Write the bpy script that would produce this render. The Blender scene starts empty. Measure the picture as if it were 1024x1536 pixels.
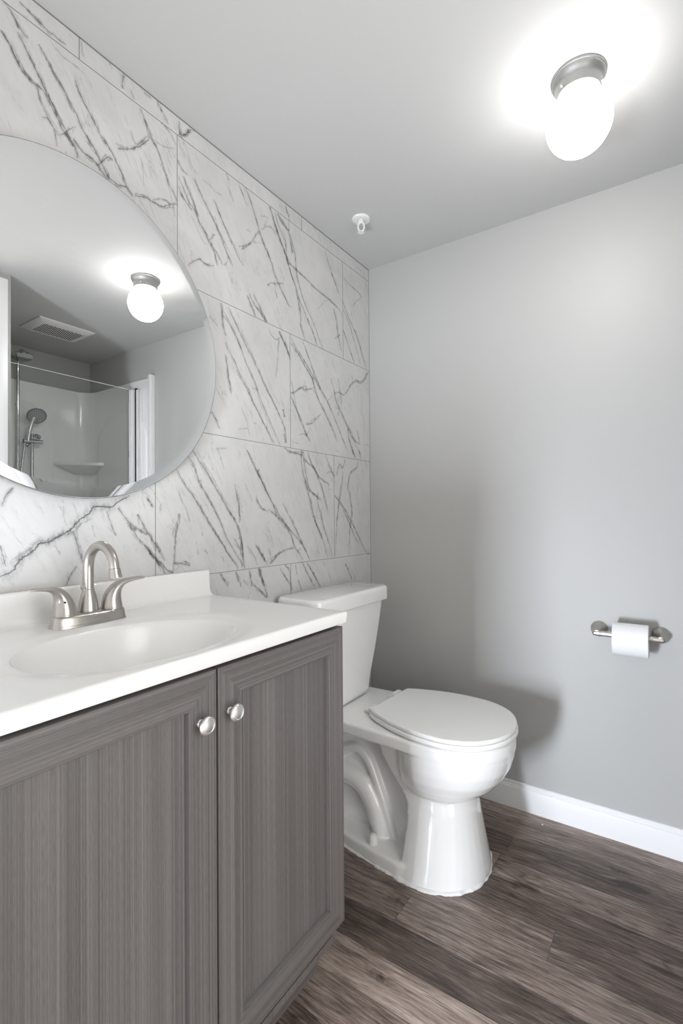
import bpy, bmesh, math, random
from mathutils import Vector, Matrix
random.seed(7)
sc = bpy.context.scene
COL = sc.collection
PI = math.pi

# ------------------------------------------------------------------ camera
cam_d = bpy.data.cameras.new('camera')
cam = bpy.data.objects.new('camera', cam_d); COL.objects.link(cam)
cam_d.sensor_fit = 'AUTO'; cam_d.sensor_width = 36.0
cam_d.lens = 36.0 * 729.11 / 1536.0
cam_d.clip_start = 0.02
_R = Vector((0.8271, 0.5619, -0.0070)); _F = Vector((-0.5619, 0.8272, 0.0106))
_U = _R.cross(_F).normalized(); _R = _F.cross(_U).normalized(); _F.normalize()
cam.matrix_world = Matrix(((_R.x, _U.x, -_F.x, 1.1377), (_R.y, _U.y, -_F.y, -1.9103),
                           (_R.z, _U.z, -_F.z, 1.1067), (0, 0, 0, 1)))
sc.camera = cam

# ------------------------------------------------------------------ world, lights, exposure
WORLD_STRENGTH = 0.86
GLOBE_TOP, GLOBE_BOTTOM = 13.0, 80.0
DAY_POWER = 54.0
HALL_POWER = 15.5
EXPOSURE = 0.31
w = bpy.data.worlds.new('world'); sc.world = w; w.use_nodes = True
bgn = w.node_tree.nodes['Background']
bgn.inputs[0].default_value = (1.0, 0.98, 0.95, 1); bgn.inputs[1].default_value = WORLD_STRENGTH
# daylight from the open doorway behind the camera, low and to the left
ld = bpy.data.lights.new('doorway_daylight', 'AREA'); ld.shape = 'RECTANGLE'
ld.size = 0.20; ld.size_y = 0.55; ld.energy = DAY_POWER; ld.color = (0.84, 0.895, 1.0)
lo = bpy.data.objects.new('doorway_daylight', ld); COL.objects.link(lo)
lo.location = (0.41, -2.70, 0.50)
lo.rotation_euler = Vector((0.12, 1.0, -0.5)).to_track_quat('-Z', 'Y').to_euler()
# added unseen fill lamp, shining in through the right-wall doorway to brighten facing surfaces
hd_ = bpy.data.lights.new('hall_fill', 'AREA'); hd_.shape = 'RECTANGLE'
hd_.size = 0.80; hd_.size_y = 1.9; hd_.energy = HALL_POWER; hd_.color = (1.0, 0.985, 0.955)
ho = bpy.data.objects.new('hall_fill', hd_); COL.objects.link(ho)
ho.location = (2.10, -1.46, 1.10)
ho.rotation_euler = Vector((-1.0, 0.25, 0.0)).to_track_quat('-Z', 'Y').to_euler()
vs = sc.view_settings
vs.view_transform = 'Standard'; vs.look = 'None'; vs.exposure = EXPOSURE; vs.gamma = 1.0
vs.use_curve_mapping = False
sc.cycles.transparent_max_bounces = 48

# ------------------------------------------------------------------ mesh helpers
WLOC = {}

def finish(name, bm, mats, parent=None, smooth=32, recalc=True, origin=None):
    if recalc:
        bmesh.ops.recalc_face_normals(bm, faces=bm.faces)
    if smooth:
        lim = math.radians(smooth)
        for f in bm.faces: f.smooth = True
        for e in bm.edges:
            if len(e.link_faces) == 2 and e.calc_face_angle(0.0) > lim: e.smooth = False
    xs = [v.co for v in bm.verts]
    if origin is None:
        lo_ = Vector((min(v.x for v in xs), min(v.y for v in xs), min(v.z for v in xs)))
        hi_ = Vector((max(v.x for v in xs), max(v.y for v in xs), max(v.z for v in xs)))
        origin = Vector(((lo_.x + hi_.x) / 2, (lo_.y + hi_.y) / 2, lo_.z))
    origin = Vector(origin)
    bmesh.ops.translate(bm, vec=-origin, verts=bm.verts)
    me = bpy.data.meshes.new(name); bm.to_mesh(me); bm.free()
    for m in (mats if isinstance(mats, (list, tuple)) else [mats]): me.materials.append(m)
    o = bpy.data.objects.new(name, me); COL.objects.link(o)
    WLOC[o] = origin
    if parent is not None:
        o.parent = parent; o.location = origin - WLOC[parent]
    else:
        o.location = origin
    return o

def thing(name, loc, label, cat, group=None):
    o = bpy.data.objects.new(name, None); COL.objects.link(o)
    o.location = loc; o.empty_display_size = 0.05; WLOC[o] = Vector(loc)
    return tag(o, label, cat, group)

def tag(o, label, cat, group=None):
    o['label'] = label; o['category'] = cat
    if group: o['group'] = group
    return o

def struct(o):
    o['kind'] = 'structure'; return o

def box(bm, a, b, bevel=0.0, seg=2):
    r = bmesh.ops.create_cube(bm, size=1.0)
    vs_ = r['verts']
    c = [(a[i] + b[i]) / 2 for i in range(3)]; s = [abs(b[i] - a[i]) for i in range(3)]
    for v in vs_:
        v.co = Vector((c[0] + v.co.x * s[0], c[1] + v.co.y * s[1], c[2] + v.co.z * s[2]))
    if bevel:
        es = list({e for v in vs_ for e in v.link_edges})
        bmesh.ops.bevel(bm, geom=es, offset=bevel, segments=seg, affect='EDGES', profile=0.5)

def loft(bm, loops, cap0=True, cap1=True, closed=True):
    rows = [[bm.verts.new(p) for p in L] for L in loops]
    n = len(rows[0])
    for a, b in zip(rows, rows[1:]):
        for i in range(n if closed else n - 1):
            j = (i + 1) % n
            bm.faces.new((a[i], a[j], b[j], b[i]))
    if cap0: bm.faces.new(list(reversed(rows[0])))
    if cap1: bm.faces.new(rows[-1])
    return rows

def tube(bm, pts, rad, seg=20, flat=None, up=Vector((0, 0, 1)), cap=True):
    """sweep an ellipse along pts; rad = list of radii (or (r1, r2) pairs)"""
    pts = [Vector(p) for p in pts]
    n = len(pts)
    if not isinstance(rad, (list, tuple)): rad = [rad] * n
    tans = []
    for i in range(n):
        t = pts[min(i + 1, n - 1)] - pts[max(i - 1, 0)]
        tans.append(t.normalized())
    t0 = tans[0]
    a = up - t0 * up.dot(t0)
    if a.length < 1e-4: a = Vector((1, 0, 0)) - t0 * t0.x
    a.normalize()
    loops = []
    for i in range(n):
        if i:
            q = tans[i - 1].rotation_difference(tans[i]); a = (q @ a)
            a = (a - tans[i] * a.dot(tans[i])).normalized()
        b = tans[i].cross(a)
        r = rad[i]
        ra, rb = (r if isinstance(r, (list, tuple)) else (r, r))
        loops.append([pts[i] + a * (ra * math.cos(2 * PI * k / seg)) + b * (rb * math.sin(2 * PI * k / seg)) for k in range(seg)])
    loft(bm, loops, cap, cap)

def lathe(bm, prof, center=(0, 0, 0), axis=(0, 0, 1), seg=48):
    """prof = [(r, h)] ; rotation about axis through center"""
    ax = Vector(axis).normalized()
    q = Vector((0, 0, 1)).rotation_difference(ax)
    c = Vector(center)
    rows = []
    for r, h in prof:
        if r < 1e-6:
            rows.append([bm.verts.new(c + q @ Vector((0, 0, h)))])
        else:
            rows.append([bm.verts.new(c + q @ Vector((r * math.cos(2 * PI * k / seg), r * math.sin(2 * PI * k / seg), h))) for k in range(seg)])
    for a, b in zip(rows, rows[1:]):
        for k in range(seg):
            j = (k + 1) % seg
            if len(a) == 1 and len(b) == 1: continue
            if len(a) == 1: bm.faces.new((a[0], b[k], b[j]))
            elif len(b) == 1: bm.faces.new((a[k], a[j], b[0]))
            else: bm.faces.new((a[k], a[j], b[j], b[k]))
    for row, rev in ((rows[0], True), (rows[-1], False)):
        if len(row) > 1: bm.faces.new(list(reversed(row)) if rev else row)

def inset_outline(ol, d):
    n = len(ol); out = []
    for i in range(n):
        p0, p1, p2 = Vector(ol[i - 1]), Vector(ol[i]), Vector(ol[(i + 1) % n])
        t = (p2 - p0).normalized()
        nrm = Vector((-t.y, t.x))          # left normal: inside for counter-clockwise outlines
        out.append((p1.x + nrm.x * d, p1.y + nrm.y * d))
    return out

def plate(bm, ol, z0, z1, r=0.005, seg=4, r0=None):
    """rounded-edge plate from a dense counter-clockwise outline"""
    r0 = r if r0 is None else r0
    loops = []
    for k in range(seg + 1):
        a = PI / 2 * k / seg
        L = inset_outline(ol, r0 * (1 - math.sin(a)))
        loops.append([Vector((x, y, z0 + r0 * (1 - math.cos(a)))) for x, y in L])
    for k in range(seg + 1):
        a = PI / 2 * k / seg
        L = inset_outline(ol, r * (1 - math.cos(a)))
        loops.append([Vector((x, y, z1 - r * (1 - math.sin(a)))) for x, y in L])
    loft(bm, loops)

def rrect(x0, x1, y0, y1, r, seg=6):
    out = []
    for cx, cy, a0 in ((x1 - r, y0 + r, -PI / 2), (x1 - r, y1 - r, 0), (x0 + r, y1 - r, PI / 2), (x0 + r, y0 + r, PI)):
        for k in range(seg + 1):
            a = a0 + PI / 2 * k / seg
            out.append((cx + r * math.cos(a), cy + r * math.sin(a)))
    return out

def resample(ol, n):
    P = [Vector(p) for p in ol]; P.append(P[0])
    d = [0.0]
    for a, b in zip(P, P[1:]): d.append(d[-1] + (b - a).length)
    out = []; j = 0
    for i in range(n):
        s = d[-1] * i / n
        while d[j + 1] < s: j += 1
        t = (s - d[j]) / max(d[j + 1] - d[j], 1e-9)
        p = P[j].lerp(P[j + 1], t); out.append((p.x, p.y))
    return out

def catmull(pts, k=6, closed=False):
    P = [Vector(p) for p in pts]; n = len(P); out = []
    rng = range(n) if closed else range(n - 1)
    for i in rng:
        if closed: p0, p1, p2, p3 = P[i - 1], P[i], P[(i + 1) % n], P[(i + 2) % n]
        else: p0, p1, p2, p3 = P[max(i - 1, 0)], P[i], P[i + 1], P[min(i + 2, n - 1)]
        for s in range(k):
            t = s / k
            out.append(0.5 * ((2 * p1) + (p2 - p0) * t + (2 * p0 - 5 * p1 + 4 * p2 - p3) * t * t + (3 * p1 - p0 - 3 * p2 + p3) * t ** 3))
    if not closed: out.append(P[-1])
    return out

# ------------------------------------------------------------------ materials
def new_mat(name, color=(0.8, 0.8, 0.8), rough=0.5, metal=0.0, coat=0.0, spec=0.5):
    m = bpy.data.materials.new(name); m.use_nodes = True
    b = m.node_tree.nodes['Principled BSDF']
    b.inputs['Base Color'].default_value = (*color, 1); b.inputs['Roughness'].default_value = rough
    b.inputs['Metallic'].default_value = metal
    b.inputs['Coat Weight'].default_value = coat; b.inputs['Coat Roughness'].default_value = 0.05
    b.inputs['Specular IOR Level'].default_value = spec
    return m

class NT:
    def __init__(s, m): s.t = m.node_tree; s.b = s.t.nodes.get('Principled BSDF'); s.out = s.t.nodes.get('Material Output')
    def n(s, typ, **kw):
        nd = s.t.nodes.new(typ)
        for k, v in kw.items():
            if k.startswith('i_'):
                key = k[2:]; key = int(key) if key.isdigit() else key.replace('_', ' ')
                if isinstance(v, bpy.types.NodeSocket): s.t.links.new(v, nd.inputs[key])
                else: nd.inputs[key].default_value = v
            else: setattr(nd, k, v)
        return nd
    def link(s, a, b): s.t.links.new(a, b)
    def math(s, op, a, b=0.0, c=None, clamp=False):
        nd = s.t.nodes.new('ShaderNodeMath'); nd.operation = op; nd.use_clamp = clamp
        for i, v in enumerate((a, b) if c is None else (a, b, c)):
            if isinstance(v, bpy.types.NodeSocket): s.t.links.new(v, nd.inputs[i])
            else: nd.inputs[i].default_value = v
        return nd.outputs[0]
    def mix(s, f, a, b, blend='MIX'):
        nd = s.t.nodes.new('ShaderNodeMix'); nd.data_type = 'RGBA'; nd.blend_type = blend
        for i, v in ((0, f), (6, a), (7, b)):
            if isinstance(v, bpy.types.NodeSocket): s.t.links.new(v, nd.inputs[i])
            elif i == 0: nd.inputs[i].default_value = v
            else: nd.inputs[i].default_value = (*v, 1)
        return nd.outputs[2]
    def ramp(s, f, stops):
        nd = s.t.nodes.new('ShaderNodeValToRGB'); s.t.links.new(f, nd.inputs[0])
        el = nd.color_ramp.elements
        while len(el) < len(stops): el.new(0.5)
        for e, (p, c) in zip(el, stops):
            e.position = p; e.color = (*c, 1) if isinstance(c, tuple) else (c, c, c, 1)
        return nd.outputs[0]
    def mapping(s, vec, scale=(1, 1, 1), rot=(0, 0, 0), loc=(0, 0, 0)):
        nd = s.t.nodes.new('ShaderNodeMapping'); s.t.links.new(vec, nd.inputs[0])
        nd.inputs[1].default_value = loc; nd.inputs[2].default_value = rot; nd.inputs[3].default_value = scale
        return nd.outputs[0]
    def noise(s, vec, scale, detail=4, rough=0.55, dist=0.0):
        nd = s.t.nodes.new('ShaderNodeTexNoise'); s.t.links.new(vec, nd.inputs['Vector'])
        nd.inputs['Scale'].default_value = scale; nd.inputs['Detail'].default_value = detail
        nd.inputs['Roughness'].default_value = rough; nd.inputs['Distortion'].default_value = dist
        return nd.outputs[0]
    def bump(s, h, strength=0.1, dist=0.002):
        nd = s.t.nodes.new('ShaderNodeBump'); s.t.links.new(h, nd.inputs['Height'])
        nd.inputs['Strength'].default_value = strength; nd.inputs['Distance'].default_value = dist
        s.t.links.new(nd.outputs[0], s.b.inputs['Normal'])

def paint(name, col, rough, bump=0.06):
    m = new_mat(name, col, rough); t = NT(m)
    g = t.n('ShaderNodeNewGeometry').outputs['Position']
    t.bump(t.noise(g, 90, 3), bump, 0.001)
    return m
M_WALL = paint('grey_wall_paint', (0.45, 0.451, 0.437), 0.5)
M_CEIL = paint('white_ceiling_paint', (0.545, 0.545, 0.537), 0.75)
M_TRIM = new_mat('white_trim_paint', (0.82, 0.82, 0.82), 0.35)

def marble():
    m = new_mat('marble_tile', (0.7, 0.7, 0.69), 0.33); t = NT(m)
    g = t.n('ShaderNodeNewGeometry').outputs['Position']
    rot = t.mapping(g, rot=(math.radians(-28), 0, 0))
    st = t.mapping(rot, scale=(1, 9, 1.2))
    cloud = t.noise(g, 5.0, 5, 0.6, 0.6)
    streak = t.noise(st, 4.0, 5, 0.62, 0.4)
    fine = t.noise(g, 60, 4, 0.6)
    c = t.mix(t.ramp(cloud, [(0.35, 0.0), (0.75, 1.0)]), (0.61, 0.607, 0.60), (0.52, 0.52, 0.516))
    c = t.mix(t.math('MULTIPLY', t.ramp(streak, [(0.54, 0.0), (0.82, 1.0)]), 0.34), c, (0.47, 0.47, 0.475))
    # small smoky specks that follow the grain
    st2 = t.mapping(rot, scale=(1, 3.4, 1.0))
    sp = t.noise(st2, 16.0, 6, 0.68, 0.5)
    c = t.mix(t.math('MULTIPLY', t.ramp(sp, [(0.57, 0.0), (0.74, 1.0)]), 0.36), c, (0.36, 0.36, 0.37))
    c = t.mix(t.math('MULTIPLY', fine, 0.10), c, (0.55, 0.55, 0.55))
    rdg = t.math('ABSOLUTE', t.math('SUBTRACT', t.noise(t.mapping(rot, scale=(1, 7.0, 1.0)), 2.6, 5, 0.6, 0.35), 0.5))
    rl = t.n('ShaderNodeMapRange', interpolation_type='SMOOTHSTEP', i_0=rdg, i_1=0.0, i_2=0.012, i_3=1.0, i_4=0.0).outputs[0]
    rl = t.math('MULTIPLY', rl, t.ramp(t.noise(g, 9.0, 3, 0.6), [(0.44, 0.0), (0.62, 0.45)]))
    c = t.mix(rl, c, (0.22, 0.22, 0.225))
    smk = t.math('MULTIPLY', t.ramp(t.noise(t.mapping(rot, scale=(1, 2.6, 1.0)), 7.0, 6, 0.7, 1.2), [(0.54, 0.0), (0.78, 1.0)]), 0.30)
    c = t.mix(smk, c, (0.34, 0.34, 0.35))
    t.link(c, t.b.inputs['Base Color'])
    return m
M_MARBLE = marble()

def vein():
    m = new_mat('marble_vein', (0.13, 0.13, 0.135), 0.33); t = NT(m)
    g = t.n('ShaderNodeNewGeometry').outputs['Position']
    uv = t.n('ShaderNodeUVMap', uv_map='UVMap').outputs[0]
    sx = t.n('ShaderNodeSeparateXYZ', i_0=uv)
    s = t.n('ShaderNodeAttribute', attribute_name='vein').outputs['Fac']
    n1 = t.math('SUBTRACT', t.noise(g, 38, 2, 0.5), 0.5)
    n1b = t.math('SUBTRACT', t.noise(g, 150, 4, 0.7), 0.5)
    off = t.math('ADD', t.math('MULTIPLY', n1, 0.17), t.math('MULTIPLY', n1b, 0.12))
    n2 = t.noise(t.mapping(g, rot=(math.radians(-28), 0, 0), scale=(1, 2.2, 1)), 42, 5, 0.65)
    n3 = t.noise(g, 75, 4, 0.6)
    v = t.math('ABSOLUTE', t.math('ADD', sx.outputs[1], off))
    core = t.n('ShaderNodeMapRange', interpolation_type='SMOOTHSTEP', i_0=v, i_1=0.0, i_2=0.092, i_3=1.0, i_4=0.0).outputs[0]
    core = t.math('MULTIPLY', core, t.ramp(n3, [(0.34, 0.50), (0.60, 1.0)]))
    edge = t.math('ABSOLUTE', sx.outputs[1])
    he = t.math('ABSOLUTE', t.math('ADD', sx.outputs[1], t.math('MULTIPLY', off, 1.6)))
    halo = t.n('ShaderNodeMapRange', interpolation_type='SMOOTHSTEP', i_0=he, i_1=0.0, i_2=0.75, i_3=1.0, i_4=0.0).outputs[0]
    halo = t.math('MULTIPLY', halo, t.ramp(n2, [(0.40, 0.02), (0.68, 0.36)]))
    a = t.math('MULTIPLY', t.math('ADD', t.math('MULTIPLY', core, 0.80), halo), s, clamp=True)
    fade = t.n('ShaderNodeMapRange', i_0=edge, i_1=0.6, i_2=1.0, i_3=1.0, i_4=0.0).outputs[0]
    a = t.math('MINIMUM', t.math('MULTIPLY', a, fade, clamp=True), 0.80)
    tr = t.n('ShaderNodeBsdfTransparent')
    mx = t.n('ShaderNodeMixShader', i_0=a); t.link(tr.outputs[0], mx.inputs[1]); t.link(t.b.outputs[0], mx.inputs[2])
    t.link(mx.outputs[0], t.out.inputs[0])
    return m
M_VEIN = vein()
M_GROUT = new_mat('grey_grout', (0.20, 0.20, 0.20), 0.8)

def laminate():
    m = new_mat('grey_woodgrain_laminate', (0.15, 0.14, 0.135), 0.42); t = NT(m)
    uv = t.n('ShaderNodeUVMap', uv_map='UVMap').outputs[0]
    a = t.noise(t.mapping(uv, scale=(0.35, 340, 1)), 1.0, 2, 0.5)
    b = t.noise(t.mapping(uv, scale=(0.22, 90, 1)), 1.0, 3, 0.6)
    c_ = t.noise(t.mapping(uv, scale=(0.3, 16, 1)), 1.0, 2, 0.5)
    d = t.noise(t.mapping(uv, scale=(60, 900, 1)), 1.0, 2, 0.5)
    f = t.math('ADD', t.math('MULTIPLY', a, 0.50), t.math('MULTIPLY', b, 0.30))
    f = t.math('ADD', f, t.math('MULTIPLY', c_, 0.20)); f = t.math('ADD', f, t.math('MULTIPLY', t.math('SUBTRACT', d, 0.5), 0.22))
    c = t.ramp(f, [(0.30, (0.066, 0.059, 0.057)), (0.5, (0.125, 0.115, 0.112)), (0.70, (0.205, 0.193, 0.190))])
    t.link(c, t.b.inputs['Base Color'])
    t.bump(f, 0.15, 0.0006)
    return m
M_LAM = laminate()

def floor_mat():
    m = new_mat('grey_brown_vinyl_plank', (0.1, 0.08, 0.07), 0.42); t = NT(m)
    uv = t.n('ShaderNodeUVMap', uv_map='UVMap').outputs[0]
    tone = t.n('ShaderNodeAttribute', attribute_name='tone').outputs['Fac']
    warp = t.noise(t.mapping(uv, scale=(2.6, 8, 1)), 1.0, 3, 0.55)
    s = t.n('ShaderNodeSeparateXYZ', i_0=uv)
    yy = t.math('ADD', s.outputs[1], t.math('MULTIPLY', t.math('SUBTRACT', warp, 0.5), 0.045))
    wv = t.n('ShaderNodeCombineXYZ', i_0=t.math('MULTIPLY', s.outputs[0], 5.0), i_1=t.math('MULTIPLY', yy, 125.0))
    grain = t.noise(wv.outputs[0], 1.0, 4, 0.62)
    wv2 = t.n('ShaderNodeCombineXYZ', i_0=t.math('MULTIPLY', s.outputs[0], 20.0), i_1=t.math('MULTIPLY', yy, 400.0))
    fine = t.noise(wv2.outputs[0], 1.0, 3, 0.6)
    blot = t.noise(t.mapping(uv, scale=(4.5, 17, 1)), 1.0, 4, 0.6, 0.7)
    # knots
    kv = t.mapping(uv, scale=(3.0, 8.5, 1))
    vo = t.n('ShaderNodeTexVoronoi', i_Scale=1.0, i_Randomness=1.0); t.link(kv, vo.inputs['Vector'])
    kd = t.math('ADD', vo.outputs['Distance'], t.math('MULTIPLY', t.math('SUBTRACT', t.noise(uv, 70, 3), 0.5), 0.16))
    sel = t.math('GREATER_THAN', t.n('ShaderNodeSeparateColor', i_0=vo.outputs['Color']).outputs[0], 0.62)
    knot = t.math('MULTIPLY', t.n('ShaderNodeMapRange', interpolation_type='SMOOTHSTEP', i_0=kd, i_1=0.03, i_2=0.20, i_3=1.0, i_4=0.0).outputs[0], sel)
    wv3 = t.n('ShaderNodeCombineXYZ', i_0=t.math('MULTIPLY', s.outputs[0], 26.0), i_1=t.math('MULTIPLY', yy, 330.0), i_2=3.7)
    pore = t.ramp(t.noise(wv3.outputs[0], 1.0, 3, 0.7), [(0.30, 1.0), (0.46, 0.0)])
    # cathedral figure: contour lines of a slow, long noise
    cat = t.noise(t.mapping(uv, scale=(1.5, 12, 1), loc=(2.3, 0.7, 0)), 1.0, 2, 0.4)
    cat = t.math('FRACT', t.math('MULTIPLY', cat, 16.0))
    cat = t.math('MULTIPLY', t.ramp(cat, [(0.0, 1.0), (0.22, 0.0), (0.86, 0.0), (1.0, 1.0)]), t.ramp(t.noise(t.mapping(uv, scale=(1.7, 9, 1), loc=(7, 3, 0)), 1.0, 2), [(0.46, 0.0), (0.60, 1.0)]))
    f = t.math('ADD', t.math('MULTIPLY', grain, 0.40), t.math('MULTIPLY', fine, 0.30))
    f = t.math('ADD', f, t.math('MULTIPLY', blot, 0.30))
    f = t.math('ADD', f, t.math('MULTIPLY', t.math('SUBTRACT', tone, 0.5), 0.34))
    f = t.math('SUBTRACT', f, t.math('MULTIPLY', knot, 0.24))
    f = t.math('SUBTRACT', f, t.math('MULTIPLY', pore, 0.085))
    f = t.math('SUBTRACT', f, t.math('MULTIPLY', cat, 0.075))
    c = t.ramp(f, [(0.30, (0.032, 0.022, 0.017)), (0.42, (0.110, 0.081, 0.066)), (0.51, (0.230, 0.180, 0.151)), (0.63, (0.43, 0.352, 0.302))])
    t.link(c, t.b.inputs['Base Color'])
    t.bump(t.math('ADD', grain, fine), 0.12, 0.0008)
    return m
M_FLOOR = floor_mat()
M_PORC = new_mat('white_porcelain', (0.85, 0.85, 0.84), 0.10, coat=0.6)
M_SEAT = new_mat('white_plastic_seat', (0.87, 0.87, 0.86), 0.28)
M_CULT = new_mat('white_cultured_marble', (0.80, 0.80, 0.79), 0.22, coat=0.15)
def brushed(name, col, rough):
    m = new_mat(name, col, rough, 1.0); t = NT(m)
    tc = t.n('ShaderNodeTexCoord').outputs['Object']
    n = t.noise(t.mapping(tc, scale=(700, 700, 40)), 1.0, 2)
    r = t.math('ADD', t.math('MULTIPLY', n, 0.06), rough - 0.03); t.link(r, t.b.inputs['Roughness'])
    return m
M_NICKEL = brushed('brushed_nickel', (0.50, 0.475, 0.445), 0.30)
M_SATIN = brushed('satin_nickel_knob', (0.80, 0.785, 0.76), 0.36)
M_CANOPY = new_mat('brushed_grey_metal', (0.36, 0.36, 0.355), 0.48, 1.0)
M_CHROME = new_mat('chrome', (0.62, 0.63, 0.63), 0.10, 1.0)
M_MIRROR = new_mat('mirror_silver', (0.93, 0.94, 0.935), 0.0, 1.0)
def mirror_mat():
    m = M_MIRROR; t = NT(m)
    g = t.n('ShaderNodeNewGeometry').outputs['Position']
    # faint wiped cleaning streaks on the glass
    st = t.noise(t.mapping(g, rot=(math.radians(35), 0, 0), scale=(1, 3, 22)), 2.2, 5, 0.65, 0.8)
    patch = t.noise(g, 4.0, 2, 0.5)
    f = t.math('MULTIPLY', t.ramp(st, [(0.52, 0.0), (0.75, 1.0)]), t.ramp(patch, [(0.50, 0.0), (0.66, 1.0)]))
    d = t.n('ShaderNodeBsdfDiffuse', i_Color=(0.85, 0.87, 0.88, 1))
    mx = t.n('ShaderNodeMixShader', i_0=t.math('MULTIPLY', f, 0.09))
    t.link(t.b.outputs[0], mx.inputs[1]); t.link(d.outputs[0], mx.inputs[2]); t.link(mx.outputs[0], t.out.inputs[0])
mirror_mat()
M_BEVEL = new_mat('mirror_bevel', (0.95, 0.955, 0.955), 0.02, 1.0)
M_BACK = new_mat('mirror_backing', (0.10, 0.10, 0.10), 0.6)
M_GLOBE = new_mat('lit_opal_glass', (1, 1, 1), 0.3)
M_GLOBE.node_tree.nodes['Principled BSDF'].inputs['Emission Color'].default_value = (1.0, 0.985, 0.965, 1)
def globe_mat():
    # underside emission is boosted to brighten the room below while sparing the ceiling
    t = NT(M_GLOBE)
    z = t.n('ShaderNodeSeparateXYZ', i_0=t.n('ShaderNodeTexCoord').outputs['Generated']).outputs[2]
    e = t.n('ShaderNodeMapRange', interpolation_type='SMOOTHSTEP', i_0=z, i_1=0.02, i_2=0.24, i_3=GLOBE_BOTTOM, i_4=GLOBE_TOP).outputs[0]
    t.link(e, t.b.inputs['Emission Strength'])
globe_mat()
M_PLASTIC = new_mat('white_plastic', (0.80, 0.80, 0.79), 0.35)
M_ACRYL = new_mat('white_acrylic', (0.94, 0.94, 0.925), 0.14, coat=0.4)
M_SPRAY = new_mat('grey_spray_face', (0.50, 0.51, 0.51), 0.35)
M_DARK = new_mat('dark_void', (0.02, 0.02, 0.02), 0.8)
M_GAP_SHADE = new_mat('painted_gap_shade', (0.015, 0.014, 0.013), 0.8)  # shade of the gap under the countertop, put into the colour
def paper():
    m = new_mat('white_tissue_paper', (0.85, 0.85, 0.86), 0.9); t = NT(m)
    tc = t.n('ShaderNodeTexCoord').outputs['Object']
    t.bump(t.noise(tc, 260, 3), 0.35, 0.0012)
    return m
M_PAPER = paper()
M_CARD = new_mat('cardboard_core', (0.42, 0.36, 0.29), 0.9)
M_CAULK = new_mat('white_caulk', (0.78, 0.775, 0.76), 0.6)
def glass():
    m = new_mat('clear_shower_glass'); t = NT(m)
    fr = t.n('ShaderNodeFresnel', i_IOR=1.3)
    tr = t.n('ShaderNodeBsdfTransparent', i_Color=(0.985, 0.992, 0.992, 1)); gl = t.n('ShaderNodeBsdfGlossy', i_Roughness=0.0)
    mx = t.n('ShaderNodeMixShader', i_0=fr.outputs[0]); t.link(tr.outputs[0], mx.inputs[1]); t.link(gl.outputs[0], mx.inputs[2])
    t.link(mx.outputs[0], t.out.inputs[0])
    return m
M_GLASS = glass()
M_GEDGE = new_mat('polished_glass_edge', (0.80, 0.86, 0.86), 0.15)
M_BULB = new_mat('red_glass_bulb', (0.35, 0.30, 0.30), 0.1)

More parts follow.
